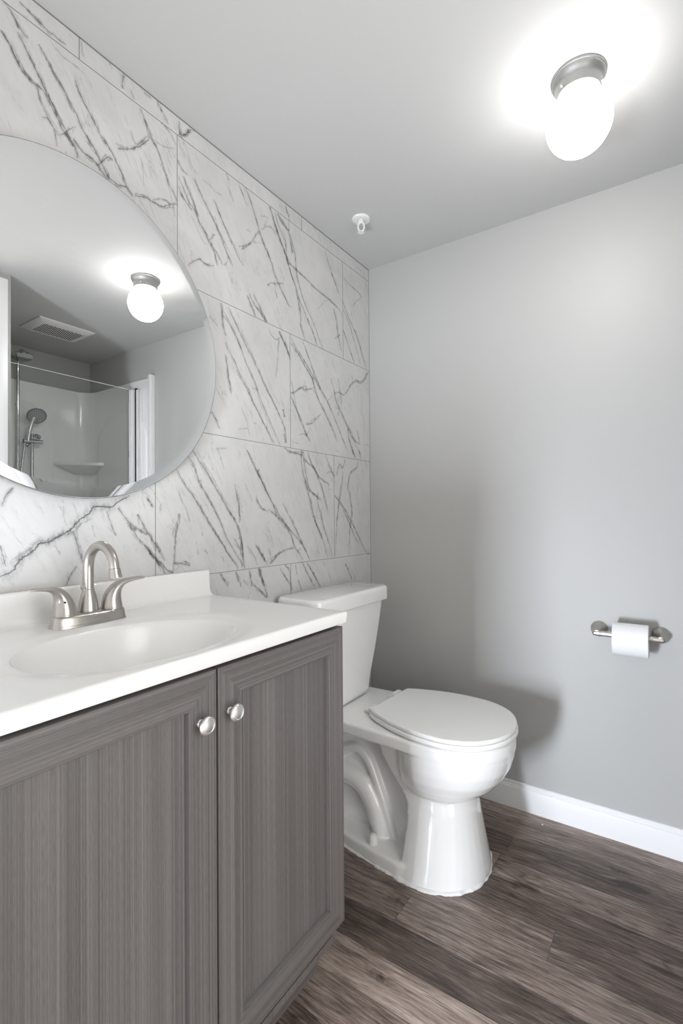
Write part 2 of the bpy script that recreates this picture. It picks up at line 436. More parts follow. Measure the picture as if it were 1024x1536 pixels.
# ================================================================== STRUCTURE
H = 2.24; XF = 2.42; YE = -2.40; XP = 1.43
VEINS = """4:-1480,2121 -1466,2107 -1448,2077 -1426,2057 -1408,2056 -1392,2049 -1372,2020 -1356,1997 -1330,1971|2:-1477,2122 -1459,2097 -1445,2076 -1415,2057 -1402,2025 -1388,2001 -1372,1977 -1368,1947|4:-1447,2143 -1430,2116 -1411,2089 -1396,2063 -1380,2038 -1364,2013 -1343,1992 -1333,1969|4:-1406,2150 -1388,2128 -1368,2105 -1347,2081 -1326,2052 -1308,2024 -1288,1997|3:-1328,2130 -1313,2101 -1290,2072 -1272,2048 -1251,2021|3:-1473,2185 -1456,2172 -1441,2152 -1426,2147|3:-1445,2210 -1426,2205 -1413,2202 -1392,2197 -1368,2195 -1347,2195|4:-1203,2234 -1210,2209 -1208,2196|2:-1187,2211 -1177,2190|2:-1149,2229 -1127,2230|3:-1109,2235 -1092,2219 -1074,2194|3:-1160,2181 -1144,2152 -1127,2123 -1110,2110|2:-1098,2183 -1068,2177 -1049,2152|2:-1360,1979 -1343,2001 -1326,2021|4:-1040,2228 -1030,2191 -997,2229|1:-1466,2111 -1448,2089 -1438,2065 -1419,2058|1:-1313,2232 -1308,2199|1:-1243,2237 -1238,2222|2:-1187,2104 -1171,2080 -1138,2121|1:-1372,2171 -1356,2162 -1326,2163 -1308,2159|2:-1400,1993 -1384,1995 -1364,1974|3:-1352,1988 -1327,1973 -1322,1948|3:-1332,1991 -1306,1971 -1279,1966 -1257,1946 -1246,1942|4:-1301,2016 -1279,1992 -1263,1970 -1246,1947|4:-1263,2041 -1240,2017 -1217,1986 -1196,1953 -1181,1936|3:-1274,1958 -1252,1993 -1235,1998|3:-1252,1949 -1223,1944 -1199,1952|4:-1223,2033 -1193,2052 -1161,2078 -1135,2115|4:-1178,1938 -1149,1951 -1123,1953 -1095,1956 -1060,1981 -1045,1987|2:-1135,2124 -1109,2105 -1088,2063 -1067,2026 -1045,1995|1:-1122,2121 -1088,2124 -1052,2141|1:-1155,2041 -1149,1980|2:-1123,1959 -1088,1978 -1060,1974|1:-1102,2073 -1074,2028 -1053,1947|3:-1043,2116 -1029,2098 -1009,2091|4:-1043,2070 -1025,2046 -1005,2017 -984,2001 -968,1975 -946,1954 -928,1934 -910,1910 -899,1876|3:-1025,2080 -1009,2055 -988,2019 -972,1990|3:-1043,2043 -1029,2021 -1005,2003 -993,1998|4:-988,2095 -967,2069 -941,2037 -914,2008 -891,1977 -868,1944 -839,1901|3:-914,2073 -891,2042 -863,2005 -834,1967 -814,1942 -791,1922|1:-997,1980 -976,1953 -959,1930 -942,1921|3:-933,1939 -919,1956 -910,1968|4:-1010,1830 -989,1851 -970,1866 -951,1862 -933,1863 -913,1870|2:-928,1934 -901,1914 -878,1885|3:-811,1975 -782,1994 -756,2014 -739,2042 -719,2069|2:-812,2181 -792,2154 -771,2127|4:-781,2183 -760,2156 -739,2121 -717,2076 -694,2039 -671,2009 -651,1981|4:-664,2184 -646,2148 -622,2106 -597,2071 -572,2036 -566,2018|3:-625,2179 -597,2156 -565,2146|3:-640,2180 -616,2134 -584,2098 -578,2050|1:-956,2110 -927,2108 -909,2101 -881,2103|1:-750,2021 -711,2033|3:-862,2182 -852,2166|1:-857,2148 -843,2130 -833,2109|2:-705,2082 -682,2105 -652,2112 -634,2096|2:-854,1925 -863,1902 -873,1887|3:-1037,2192 -1016,2203 -1004,2225 -981,2237|2:-583,2226 -558,2201|1:-711,2127 -676,2137 -694,2100|1:-777,2047 -755,2050|4:-664,2180 -647,2155 -633,2127 -610,2090 -585,2060 -573,2033 -555,2000 -529,1960 -513,1924 -504,1886 -498,1837|3:-627,2182 -597,2165 -566,2143 -547,2115 -532,2076 -526,2037 -519,1998 -503,1962 -483,1927 -449,1888 -414,1851 -364,1776|4:-591,2070 -567,2036 -529,2023 -476,2015 -413,2001 -354,1993 -308,1987 -243,1973|2:-243,1973 -218,1953|3:-513,1924 -484,1893 -457,1859 -422,1818 -397,1777|3:-680,2030 -657,1989 -640,1956 -617,1926 -587,1893 -562,1869|4:-681,1903 -658,1920|2:-658,1920 -629,1929 -593,1944|1:-646,1930 -629,1877|3:-340,2175 -318,2135 -294,2099 -266,2068 -246,2038|2:-212,2118 -155,2107 -100,2103 -68,2090 -101,2063 -138,2025|4:-217,2020 -192,1986 -157,1949 -112,1909 -76,1855 -28,1786|2:-213,1983 -175,1943 -131,1879 -77,1779|4:-214,1897 -185,1858 -159,1817 -128,1778|3:-284,1963 -268,1922 -257,1874 -236,1819 -224,1799|1:-388,1924 -347,1968 -307,1992|2:-277,1840 -236,1871|3:-504,1835 -485,1799 -471,1775|1:-616,1994 -604,1979 -589,1953|3:-566,2180 -563,2145|2:-584,2233 -559,2184|1:-385,2227 -370,2198|1:-44,2048 -15,2006|3:-618,1765 -594,1732 -564,1688|3:-557,2140 -551,2101 -545,2071|2:-298,2102 -290,2091|1:-432,2230 -396,2230|1:-99,2209 -51,2209|1:-501,2217 -488,2190|4:-888,1768 -882,1734 -876,1698 -867,1671|4:-868,1652 -855,1626 -829,1597 -806,1562 -774,1526 -746,1484 -717,1447 -687,1409 -650,1364|3:-878,1745 -854,1721 -828,1690 -806,1656 -783,1612 -755,1575 -731,1535 -711,1497 -676,1447 -645,1401 -618,1361|4:-858,1765 -837,1740 -810,1705 -783,1670 -750,1631 -716,1587 -686,1545 -649,1502 -617,1460 -595,1427 -584,1372|3:-870,1612 -862,1575 -855,1534 -847,1497|3:-926,1427 -910,1405 -894,1379|3:-777,1832 -753,1802 -734,1776|4:-767,1842 -739,1811 -714,1795 -684,1774|4:-746,1847 -724,1820 -694,1788 -679,1775|2:-663,1737 -637,1729 -618,1740 -623,1713 -632,1637 -638,1595|3:-623,1764 -598,1735 -570,1705 -562,1677|1:-591,1905 -568,1876 -545,1875|1:-635,1892 -630,1872|2:-600,1493 -595,1464|4:-598,1404 -587,1372|1:-805,1462 -784,1426 -766,1374|1:-817,1390 -775,1398|1:-751,1421 -737,1419|1:-933,1711 -901,1693|1:-674,1763 -663,1737|1:-755,1533 -731,1535|4:-558,1740 -527,1720 -499,1699 -464,1667 -434,1641 -416,1607 -392,1566 -360,1534 -327,1496 -294,1458 -266,1418|4:-555,1762 -533,1736 -505,1715 -470,1688 -434,1659 -397,1630 -366,1602 -326,1567 -293,1526 -258,1479 -223,1435 -194,1393|3:-490,1767 -464,1734 -434,1690 -403,1644 -378,1611|4:-559,1558 -532,1568 -500,1591 -471,1588 -429,1602|1:-489,1599 -459,1601|4:-285,1613 -246,1626 -213,1622 -175,1655 -160,1675 -116,1700 -76,1702 -38,1733 -25,1754 -8,1767|3:-312,1669 -288,1631 -271,1586 -243,1551 -215,1519 -185,1486 -147,1445 -108,1412|2:-256,1682 -242,1637 -228,1574|4:-560,1548 -535,1513 -507,1478 -484,1442 -461,1412 -449,1395|2:-556,1605 -540,1552 -527,1511 -496,1458|3:-472,1455 -436,1468 -405,1491 -376,1512|2:-513,1412 -485,1420 -467,1418 -443,1448|2:-326,1575 -299,1601|2:-279,1560 -250,1549 -265,1527|3:-192,1502 -162,1477 -132,1443 -92,1426|4:-185,1486 -171,1434 -125,1363|4:-108,1412 -93,1392 -77,1363|3:-156,1398 -125,1363|3:-600,1491 -592,1464|1:-57,1566 -50,1515 -58,1478|2:-115,1488 -100,1456 -88,1427|1:-59,1426 -25,1434 -4,1423|4:-596,1356 -559,1344 -503,1341 -485,1332|1:-558,1392 -542,1380 -514,1380|1:-375,1639 -365,1649|1:-281,1384 -253,1375|4:-996,1305 -971,1272 -940,1237 -909,1196 -882,1162 -858,1126 -836,1104 -819,1078 -809,1051 -802,1013 -797,968 -792,941|3:-1012,1285 -988,1254 -971,1214 -945,1177 -919,1139 -891,1093 -868,1046 -839,1008 -809,969 -797,953|4:-1052,1245 -1024,1204 -992,1169 -971,1139 -946,1104 -919,1069 -887,1029 -859,991 -830,960 -822,944|3:-833,1214 -823,1170 -816,1130 -811,1107 -816,1092|3:-1043,1121 -1043,1099 -1053,1066 -1055,1031 -1059,1002 -1062,983|1:-1046,1187 -1033,1158 -1017,1128 -1005,1095|3:-1064,983 -1037,980 -1005,971|2:-1025,986 -1005,978|2:-1064,983 -1061,957|4:-781,1327 -760,1295 -733,1259 -706,1221 -686,1190|3:-733,1259 -719,1268|3:-1143,1158 -1126,1140|4:-1143,1072 -1126,1047 -1108,1024 -1089,991|4:-1144,1035 -1126,1010 -1105,989 -1079,965 -1063,957|3:-1119,1003 -1101,976 -1087,956|1:-904,1324 -895,1300 -876,1255|1:-909,1317 -866,1322|1:-787,1217 -756,1157|2:-739,1181 -723,1150 -689,1131|3:-741,1018 -719,989 -693,956|2:-783,1016 -752,984 -733,948|2:-837,1041 -814,1010 -809,988|4:-814,1048 -804,1017 -799,972|1:-984,1040 -976,999|1:-955,1015 -942,1000|1:-887,990 -878,971|3:-897,939 -878,914 -864,895|3:-832,938 -815,903 -807,888|3:-773,936 -763,901 -760,882|4:-730,940 -714,903 -705,875|3:-800,908 -779,891|1:-1101,1147 -1105,1121|1:-967,1064 -959,1056|1:-975,1217 -962,1214|4:-749,1279 -721,1243 -691,1198 -654,1148 -636,1119 -597,1083 -563,1043 -543,1002 -514,973 -497,949|3:-679,1135 -642,1114 -603,1088 -570,1065 -535,1037 -500,1008|4:-606,1158 -576,1119 -542,1074 -507,1023 -478,984 -452,945|4:-496,1358 -500,1317 -490,1271 -468,1221 -446,1171 -431,1124 -408,1080 -376,1031 -352,982 -336,946|4:-489,1355 -482,1304 -468,1254 -453,1213 -414,1190 -379,1172|3:-463,1357 -440,1313 -406,1272 -374,1221 -350,1168 -329,1124|3:-398,1210 -403,1172 -383,1124 -367,1080 -343,1035 -318,980 -301,949|3:-348,1355 -323,1318 -297,1285 -284,1271|3:-489,1331 -459,1311 -429,1299 -398,1268 -357,1249 -332,1243 -324,1228|2:-344,1281 -315,1291 -297,1285|3:-206,1354 -225,1316 -252,1324 -271,1276|3:-225,1300 -235,1238 -250,1180 -264,1119 -274,1068 -284,947|4:-108,1350 -119,1324 -169,1294 -184,1256 -189,1235 -175,1209 -165,1172 -156,1119 -172,1066 -177,1014 -183,945|4:-285,1195 -245,1165 -200,1124 -152,1076 -103,1021 -52,959 -31,941|3:-227,1140 -181,1082 -133,1017 -103,989|4:-675,950 -650,965 -624,982 -584,993 -543,997|3:-740,1016 -717,986 -684,946|2:-680,1005 -665,949|3:-31,935 -9,948|4:-729,940 -711,903 -694,855 -685,835|3:-624,932 -598,899 -565,865 -561,842|3:-536,938 -530,897|4:-500,940 -464,890 -422,838|4:-471,937 -433,892 -386,836|3:-523,878 -501,837|4:-212,911 -160,838|3:-752,887 -718,862 -688,835|1:-336,892 -311,845|2:-598,939 -571,914 -565,851|2:-529,983 -507,995|2:-739,1172 -716,1139 -679,1127|1:-332,1218 -315,1219|1:-431,1114 -392,1100|3:-423,1100 -400,1061 -376,1022|1:-110,1255 -110,1211|5:-1480,989 -1457,999 -1448,1017 -1433,1029 -1418,1038 -1408,1051 -1386,1056 -1366,1069 -1342,1079 -1332,1090 -1314,1108 -1296,1118 -1284,1135 -1261,1136 -1237,1138 -1221,1150 -1191,1164|3:-1457,1174 -1471,1154 -1477,1133|3:-1480,1054 -1475,1035 -1470,1009|3:-1335,1079 -1325,1053 -1318,1028 -1310,1002|1:-1356,1136 -1353,1111 -1348,1090|1:-1288,1093 -1283,1063|2:-1253,1126 -1242,1092 -1229,1064|4:-1225,1134 -1209,1115 -1192,1095 -1165,1078 -1143,1065|3:-1196,1095 -1174,1062 -1148,1033 -1122,1003 -1106,980|3:-1170,1119 -1152,1086 -1122,1044|2:-1147,1164 -1124,1135|4:-1122,1044 -1104,1014|2:-1349,955 -1339,979 -1325,999|1:-1376,1049 -1360,1027|1:-1148,1029 -1115,994"""

def build_marble_wall():
    bm = bmesh.new(); uvl = bm.loops.layers.uv.new('UVMap'); vl = bm.verts.layers.float.new('vein')
    box(bm, (-0.08, YE, 0), (0, 0.08, H))
    # grout joints: three long courses, staggered upright joints
    def strip(y0, y1, z0, z1):
        f0 = len(bm.faces); box(bm, (-0.004, y0, z0), (0.00035, y1, z1))
        bm.faces.ensure_lookup_table()
        for f in bm.faces[f0:]: f.material_index = 2
    g = 0.0009
    rows = [2.1854, 1.7737, 1.3583, 0.9407, 0.525, 0.11]
    for z in rows: strip(YE, 0, z - g, z + g)
    strip(YE, 0, H - 0.004, H)
    strip(-0.0025, 0, 0, H)
    def col(z0, z1, y):
        while y > YE:
            strip(y - g, y + g, z0, z1); y -= 0.8295
    col(rows[0], H, -0.488); col(rows[1], rows[0], -0.2152); col(rows[2], rows[1], -0.5601)
    col(rows[3], rows[2], -0.2880); col(rows[4], rows[3], -0.5635); col(rows[5], rows[4], -0.288)
    rnd = random.Random(3)
    HW = {1: 0.008, 2: 0.009, 3: 0.011, 4: 0.0115, 5: 0.026}
    ST = {1: 0.62, 2: 0.85, 3: 1.05, 4: 1.2, 5: 1.15}
    for i, line in enumerate(VEINS.split('|')):
        k, pts = line.split(':'); k = int(k)
        P = [Vector((int(a) / 1000, int(b) / 1000, 0)) for a, b in (p.split(',') for p in pts.split())]
        if len(P) < 2: continue
        main = catmull(P, 10)
        LN = sum((q - r).length for q, r in zip(main[1:], main))
        strands = [(main, HW[k], ST[k], 0.0009 if k < 5 else 0.0016)]
        if k >= 2 and LN > 0.05:
            for c_ in range(1 if k == 2 else 2):
                m = len(main); a0 = rnd.uniform(0, 0.55); a1 = min(1.0, a0 + rnd.uniform(0.3, 0.6))
                seg = main[int(a0 * m):max(int(a1 * m), int(a0 * m) + 4)]
                d0, d1 = rnd.uniform(-0.002, 0.002), rnd.choice((-1, 1)) * rnd.uniform(0.004, 0.013)
                if rnd.random() < 0.5: d0, d1 = d1, d0
                out = []
                for j, q in enumerate(seg):
                    t = seg[min(j + 1, len(seg) - 1)] - seg[max(j - 1, 0)]
                    if t.length < 1e-7: continue
                    t.normalize(); out.append(q + Vector((-t.y, t.x, 0)) * (d0 + (d1 - d0) * j / len(seg)))
                strands.append((out, 0.0065, ST[k] * rnd.uniform(0.35, 0.65), 0.0011))
        for si, (P, hw, st, jamp) in enumerate(strands):
            n = len(P); x = 0.0005 + (i * 3 + si) * 1e-6
            prev = None; u = rnd.random() * 10; jit = 0.0
            for j, p in enumerate(P):
                t = (P[min(j + 1, n - 1)] - P[max(j - 1, 0)])
                if t.length < 1e-6: continue
                t.normalize(); nn = Vector((-t.y, t.x, 0))
                jit = jit * 0.6 + rnd.uniform(-1, 1) * jamp
                if j: u += (p - P[j - 1]).length
                e = min(j, n - 1 - j) / max(1.0, 0.10 * n); lo_ = 0.5 if si == 0 else 0.1; fade = min(1.0, lo_ + (1 - lo_) * e)
                c = p + nn * jit
                row = []
                for v in (-1, 0, 1):
                    q = c + nn * (v * hw)
                    bv = bm.verts.new((x, min(q.x, -0.0005), min(q.y, H - 0.0005))); bv[vl] = st * fade; row.append((bv, v))
                if prev:
                    for a in (0, 1):
                        f = bm.faces.new((prev[0][a][0], prev[0][a + 1][0], row[a + 1][0], row[a][0]))
                        f.material_index = 1
                        for lp, uvv in zip(f.loops, ((prev[1], prev[0][a][1]), (prev[1], prev[0][a + 1][1]), (u, row[a + 1][1]), (u, row[a][1]))):
                            lp[uvl].uv = uvv
                prev = (row, u)
    return struct(finish('wall_left', bm, [M_MARBLE, M_VEIN, M_GROUT], smooth=0, recalc=False))
build_marble_wall()

def wall(name, a, b, m):
    bm = bmesh.new(); box(bm, a, b)
    return struct(finish(name, bm, m, smooth=0))
wall('wall_back', (0, 0, 0), (XF + 0.08, 0.08, H), M_WALL)
wall('wall_far', (XF, -0.99, 0), (XF + 0.08, 0, H), M_WALL)
# right wall with the open bathroom doorway (its casing shows at the edge of the mirror)
bm = bmesh.new()
DY0, DY1, DZ = -1.76, -0.985, 2.145
for a, b in (((XP, DY1, 0), (XP + 0.10, -0.91, H)), ((XP, YE, 0), (XP + 0.10, DY0, H)), ((XP, DY0, DZ), (XP + 0.10, DY1, H))): box(bm, a, b)
struct(finish('wall_right', bm, M_WALL, smooth=0))
wall('wall_shower', (XP + 0.10, -0.99, 0), (XF, -0.91, H), M_WALL)
wall('ceiling', (-0.08, YE, H), (XF + 0.08, 0.08, H + 0.06), M_CEIL)
# white casing on the corner of the right wall, seen in the mirror
bm = bmesh.new()
for a, b in (((XP - 0.018, -0.993, 0.0), (XP - 0.0003, -0.928, 2.21)), ((XP - 0.018, -1.825, 0.0), (XP - 0.0003, -1.752, 2.21)), ((XP - 0.018, -1.752, 2.137), (XP - 0.0003, -0.993, 2.21))): box(bm, a, b, 0.003)
struct(finish('trim_1', bm, M_TRIM))

# floor: planks along X, courses 108.5 mm
def build_floor():
    bm = bmesh.new(); uvl = bm.loops.layers.uv.new('UVMap'); tl = bm.faces.layers.float.new('tone')
    rnd = random.Random(11)
    W = 0.1085; y = -0.7275 + W * 7
    fixed = {-0.7275: 0.4955, -0.619: 0.868, -0.402: 0.660, -0.2935: 0.672, -0.836: 1.02, -0.5105: 0.18}
    tones = {-0.836: 0.25, -0.7275: 0.55, -0.619: 0.48, -0.5105: 0.35, -0.402: 0.45, -0.2935: 0.42, -0.185: 0.35, -0.0765: 0.62, -0.9445: 0.70, -1.053: 0.62}
    sub = bm.verts
    while y > YE - 0.2:
        y1 = y - W
        jx = None; tn = None
        for k, v in fixed.items():
            if abs(y1 - k) < 0.01: jx = v
        for k, v in tones.items():
            if abs(y1 - k) < 0.01: tn = v
        if jx is None: jx = rnd.uniform(0, 1.2)
        x = jx - 1.22 * 3
        while x < XF:
            a, b = max(x, -0.0), min(x + 1.22, XF)
            if b > a + 0.001:
                tone = (tn if tn is not None else 0.5) + rnd.uniform(-0.18, 0.18)
                ou, ov = rnd.uniform(0, 40), rnd.uniform(0, 40)
                yy0, yy1 = max(y1, YE), min(y, 0.0)
                if yy1 > yy0:
                    vs_ = [bm.verts.new(p) for p in ((a, yy0, 0), (b, yy0, 0), (b, yy1, 0), (a, yy1, 0))]
                    f = bm.faces.new(vs_); f[tl] = tone
                    for lp in f.loops: lp[uvl].uv = (lp.vert.co.x + ou, lp.vert.co.y + ov)
                    # chamfered seams: a thin dark line on two sides
                    for (p, q) in (((a, yy0), (b, yy0 + 0.0010)), ((b - 0.0010, yy0), (b, yy1))):
                        z = 0.0002
                        w4 = [bm.verts.new(c) for c in ((p[0], p[1], z), (q[0], p[1], z), (q[0], q[1], z), (p[0], q[1], z))]
                        g = bm.faces.new(w4); g[tl] = -0.1
                        for lp in g.loops: lp[uvl].uv = (lp.vert.co.x + ou, lp.vert.co.y + ov)
            x += 1.22
        y = y1
    box(bm, (-0.02, YE, -0.05), (XF, 0.0, -0.001))
    return struct(finish('floor', bm, M_FLOOR, smooth=0, recalc=False))
build_floor()

# baseboard on the grey wall: stepped top moulding
bm = bmesh.new()
prof = [(0, 0), (-0.0135, 0), (-0.0135, 0.076), (-0.0125, 0.079), (-0.0095, 0.0805), (-0.0095, 0.0845), (-0.0070, 0.088), (-0.0065, 0.0945), (-0.0045, 0.0972), (0, 0.0976)]
loft(bm, [[Vector((x, y, z)) for y, z in prof] for x in (0.002, 1.645)])
struct(finish('baseboard_back', bm, M_TRIM, smooth=20))

# ================================================================== VANITY CABINET
YD1, YG, YD0 = -0.950, -1.336, -1.722
XD = 0.487
van = thing('vanity_cabinet', (0.24, YG, 0), 'grey woodgrain two-door bathroom vanity cabinet under the white sink top', 'vanity')
def uvbox(bm, a, b, grain='Z', bevel=0.0):
    uvl = bm.loops.layers.uv.get('UVMap') or bm.loops.layers.uv.new('UVMap'); f0 = set(bm.faces)
    box(bm, a, b, bevel)
    off = random.random() * 9
    for f in bm.faces:
        if f in f0: continue
        n = f.normal if f.normal.length else Vector((0, 0, 1)); f.normal_update(); n = f.normal
        for lp in f.loops:
            c = lp.vert.co
            if grain == 'Z': lp[uvl].uv = (c.z + off, (c.y + c.x * 0.7) + off)
            else: lp[uvl].uv = (c.y + off, c.z + c.x * 0.7 + off)
bm = bmesh.new()
for a, b in (((0.004, YD0 + 0.006, 0.105), (0.4655, YD0 + 0.022, 0.852)), ((0.004, YD1 - 0.022, 0.105), (0.4655, YD1 - 0.006, 0.852)),
             ((0.004, YD0 + 0.022, 0.105), (0.4655, YD1 - 0.022, 0.121)), ((0.004, YD0 + 0.022, 0.121), (0.012, YD1 - 0.022, 0.70)),
             ((0.4655 - 0.018, YD0 + 0.022, 0.80), (0.4655, YD1 - 0.022, 0.852))):
    uvbox(bm, a, b)
finish('carcass', bm, M_LAM, van, smooth=0)
bm = bmesh.new(); uvbox(bm, (0.02, YD0 + 0.006, 0.0), (0.408, YD1 - 0.005, 0.1045), 'Y')
finish('toe_kick', bm, M_LAM, van, smooth=0)
bm = bmesh.new(); box(bm, (0.449, YD0 + 0.008, 0.8525), (0.462, YD1 - 0.008, 0.8572));  # solid near-black strip standing in for shade between cabinet and countertop
finish('painted_shade_strip', bm, M_GAP_SHADE, van, smooth=0)

def door(y0, y1, knob_y):
    z0, z1 = 0.154, 0.847
    bm = bmesh.new(); uvl = bm.loops.layers.uv.new('UVMap')
    # (inset from outer edge, depth behind the face)
    prof = [(0.0, 0.0195), (0.0, 0.0022), (0.0007, 0.0007), (0.0022, 0.0), (0.0545, 0.0), (0.0553, 0.0005), (0.0557, 0.0014), (0.0580, 0.0128)]
    loops = []
    for o, d in prof:
        loops.append([bm.verts.new(p) for p in ((XD - d, y0 + o, z0 + o), (XD - d, y1 - o, z0 + o), (XD - d, y1 - o, z1 - o), (XD - d, y0 + o, z1 - o))])
    offs = [random.random() * 9 for _ in range(4)]
    for A, B in zip(loops, loops[1:]):
        for i in range(4):
            j = (i + 1) % 4
            f = bm.faces.new((A[i], A[j], B[j], B[i]))
            for lp in f.loops:
                c = lp.vert.co
                across = (c.x * 0.9)
                if i in (0, 2): lp[uvl].uv = (c.y + offs[i], c.z + across + offs[i])
                else: lp[uvl].uv = (c.z + offs[i], c.y + across + offs[i])
    back = bm.faces.new(list(reversed(loops[0])))
    d = finish('door', bm, M_LAM, van, smooth=25)
    bm = bmesh.new(); uvbox(bm, (XD - 0.0185, y0 + 0.05, z0 + 0.05), (XD - 0.0122, y1 - 0.05, z1 - 0.05))
    finish('door_panel', bm, M_LAM, d, smooth=0)
    # oval-face mushroom knob
    bm = bmesh.new()
    prof = [(0.0066, 0.0), (0.0064, 0.0012), (0.0050, 0.0022), (0.0043, 0.007), (0.0046, 0.0112), (0.0085, 0.0140), (0.0135, 0.0155), (0.0155, 0.0175), (0.0154, 0.0195), (0.0143, 0.0215), (0.0118, 0.0232), (0.0108, 0.0233), (0.0100, 0.0226), (0.006, 0.0236), (0.0, 0.0240)]
    lathe(bm, prof, (XD + 0.0001, knob_y, 0.7665), (1, 0, 0), 40)
    k = finish('knob', bm, M_SATIN, d, smooth=40); k['label'] = 'satin nickel knob'
    return d
door(YG + 0.0018, YD1, -1.3085)
door(YD0, YG - 0.0018, -1.3735)

# ================================================================== COUNTERTOP WITH INTEGRAL BASIN
ZT = 0.885
CX, CY, EA, EB = 0.311, -1.376, 0.150, 0.199
X0, X1, Y0, Y1 = 0.020, 0.500, -1.735, -0.952
def build_counter():
    rr = 0.006
    x0, x1, y0, y1 = X0, X1 - rr, Y0 + rr, Y1 - rr
    N = 200
    angs = [2 * PI * k / N for k in range(N)]
    for xx in (x0, x1):
        for yy in (y0, y1):
            a = math.atan2((yy - CY) / EB, (xx - CX) / EA) % (2 * PI)
            i = min(range(N), key=lambda q: abs(angs[q] - a)); angs[i] = a
    def ell(a, s=1.0):
        ca, sa = math.cos(a), math.sin(a); n = 2.0 / 2.15
        return Vector((CX + EA * s * math.copysign(abs(ca) ** n, ca), CY + EB * s * math.copysign(abs(sa) ** n, sa), 0))
    def rect(a):
        dx, dy = EA * math.cos(a), EB * math.sin(a)
        t = min([q for q in ((x1 - CX) / dx if dx > 1e-9 else 9e9, (x0 - CX) / dx if dx < -1e-9 else 9e9,
                             (y1 - CY) / dy if dy > 1e-9 else 9e9, (y0 - CY) / dy if dy < -1e-9 else 9e9)])
        return Vector((CX + dx * t, CY + dy * t, 0))
    def ztop(p):
        e = math.hypot((p.x - CX) / EA, (p.y - CY) / EB); u = min(max((e - 1.0) / 0.27, 0), 1)
        s = 1 - u; s = s * s * (3 - 2 * s)
        return ZT - 0.0050 * s
    bm = bmesh.new()
    loops = []
    for t in (0, 0.03, 0.07, 0.12, 0.18, 0.25, 0.33, 0.42, 0.52, 0.64, 0.78, 0.9, 1.0):
        L = []
        for a in angs:
            p = ell(a).lerp(rect(a), t); p.z = ztop(p)
            if t == 0: p.z -= 0.0012
            L.append(p)
        loops.append(L)
    base = loops[-1]
    def off(p, d, z):
        q = p.copy(); q.z = z
        if abs(p.x - x1) < 1e-5: q.x += d
        if abs(p.y - y1) < 1e-5: q.y += d
        if abs(p.y - y0) < 1e-5: q.y -= d
        return q
    for k in range(1, 6):
        a = PI / 2 * k / 5
        loops.append([off(p, rr * math.sin(a), p.z - rr * (1 - math.cos(a))) for p in base])
    loops.append([off(p, rr - 0.0008, ZT - 0.024) for p in base])
    loops.append([off(p, rr - 0.003, ZT - 0.0272) for p in base])
    loops.append([off(p, -0.03, ZT - 0.0272) for p in base])
    loft(bm, loops, cap0=False, cap1=False)
    top = finish('vanity_countertop', bm, M_CULT, None, smooth=50, origin=(0.25, CY, ZT - 0.0272))
    tag(top, 'glossy white vanity countertop with moulded oval sink and low backsplash', 'countertop')
    # basin
    bm = bmesh.new()
    prof = [(1.0, -0.0062), (0.985, -0.009), (0.97, -0.0135), (0.95, -0.021), (0.92, -0.034), (0.88, -0.050), (0.82, -0.070), (0.74, -0.090), (0.64, -0.106), (0.52, -0.118), (0.38, -0.126), (0.22, -0.131), (0.10, -0.134)]
    rows = []
    for s, d in prof:
        L = []
        for a in angs:
            p = ell(a, s); p.x -= 0.02 * (1 - s); p.z = ZT + d
            L.append(p)
        rows.append(L)
    loft(bm, rows, cap0=False, cap1=True)
    finish('sink_basin', bm, M_CULT, top, smooth=70)
    bm = bmesh.new()
    lathe(bm, [(0.0215, 0.0), (0.0215, 0.002), (0.017, 0.003), (0.015, 0.0015), (0.0, 0.0035)], (CX - 0.018, CY, ZT - 0.1335), (0, 0, 1), 32)
    finish('drain', bm, M_CHROME, top)
    # backsplash with a rounded top and a coved foot
    bm = bmesh.new()
    pr = [(0.001, ZT - 0.025), (0.001, ZT + 0.067)]
    pr += [(0.006 - 0.005 * math.cos(a), ZT + 0.067 + 0.004 * math.sin(a)) for a in (0.8, 1.57)]
    pr += [(0.0155 + 0.0055 * math.sin(a), ZT + 0.0655 + 0.0055 * math.cos(a)) for a in (0, 0.5, 1.0, 1.57)]
    pr += [(0.0215, ZT + 0.018)]
    pr += [(0.0215 + 0.0165 * (1 - math.cos(a)), ZT + 0.0168 - 0.0165 * math.sin(a)) for a in (0.25, 0.5, 0.75, 1.0, 1.25, 1.5)]
    pr += [(0.045, ZT - 0.0003), (0.045, ZT - 0.002), (0.0225, ZT - 0.003), (0.0225, ZT - 0.025)]
    ye = Y1
    loops = []
    for yy, ins in ((Y0, 0.0), (ye - 0.006, 0.0), (ye - 0.003, 0.0009), (ye - 0.0009, 0.003), (ye, 0.006)):
        L = []
        for (x, z) in pr:
            if z > ZT + 0.02: z2 = min(z, ZT + 0.071 - ins); x2 = min(x, 0.0215 - ins * 0.6)
            else: z2 = z; x2 = x
            L.append(Vector((x2, yy, z2)))
        loops.append(L)
    loft(bm, loops)
    finish('backsplash', bm, M_CULT, top, smooth=35)
    return top
build_counter()

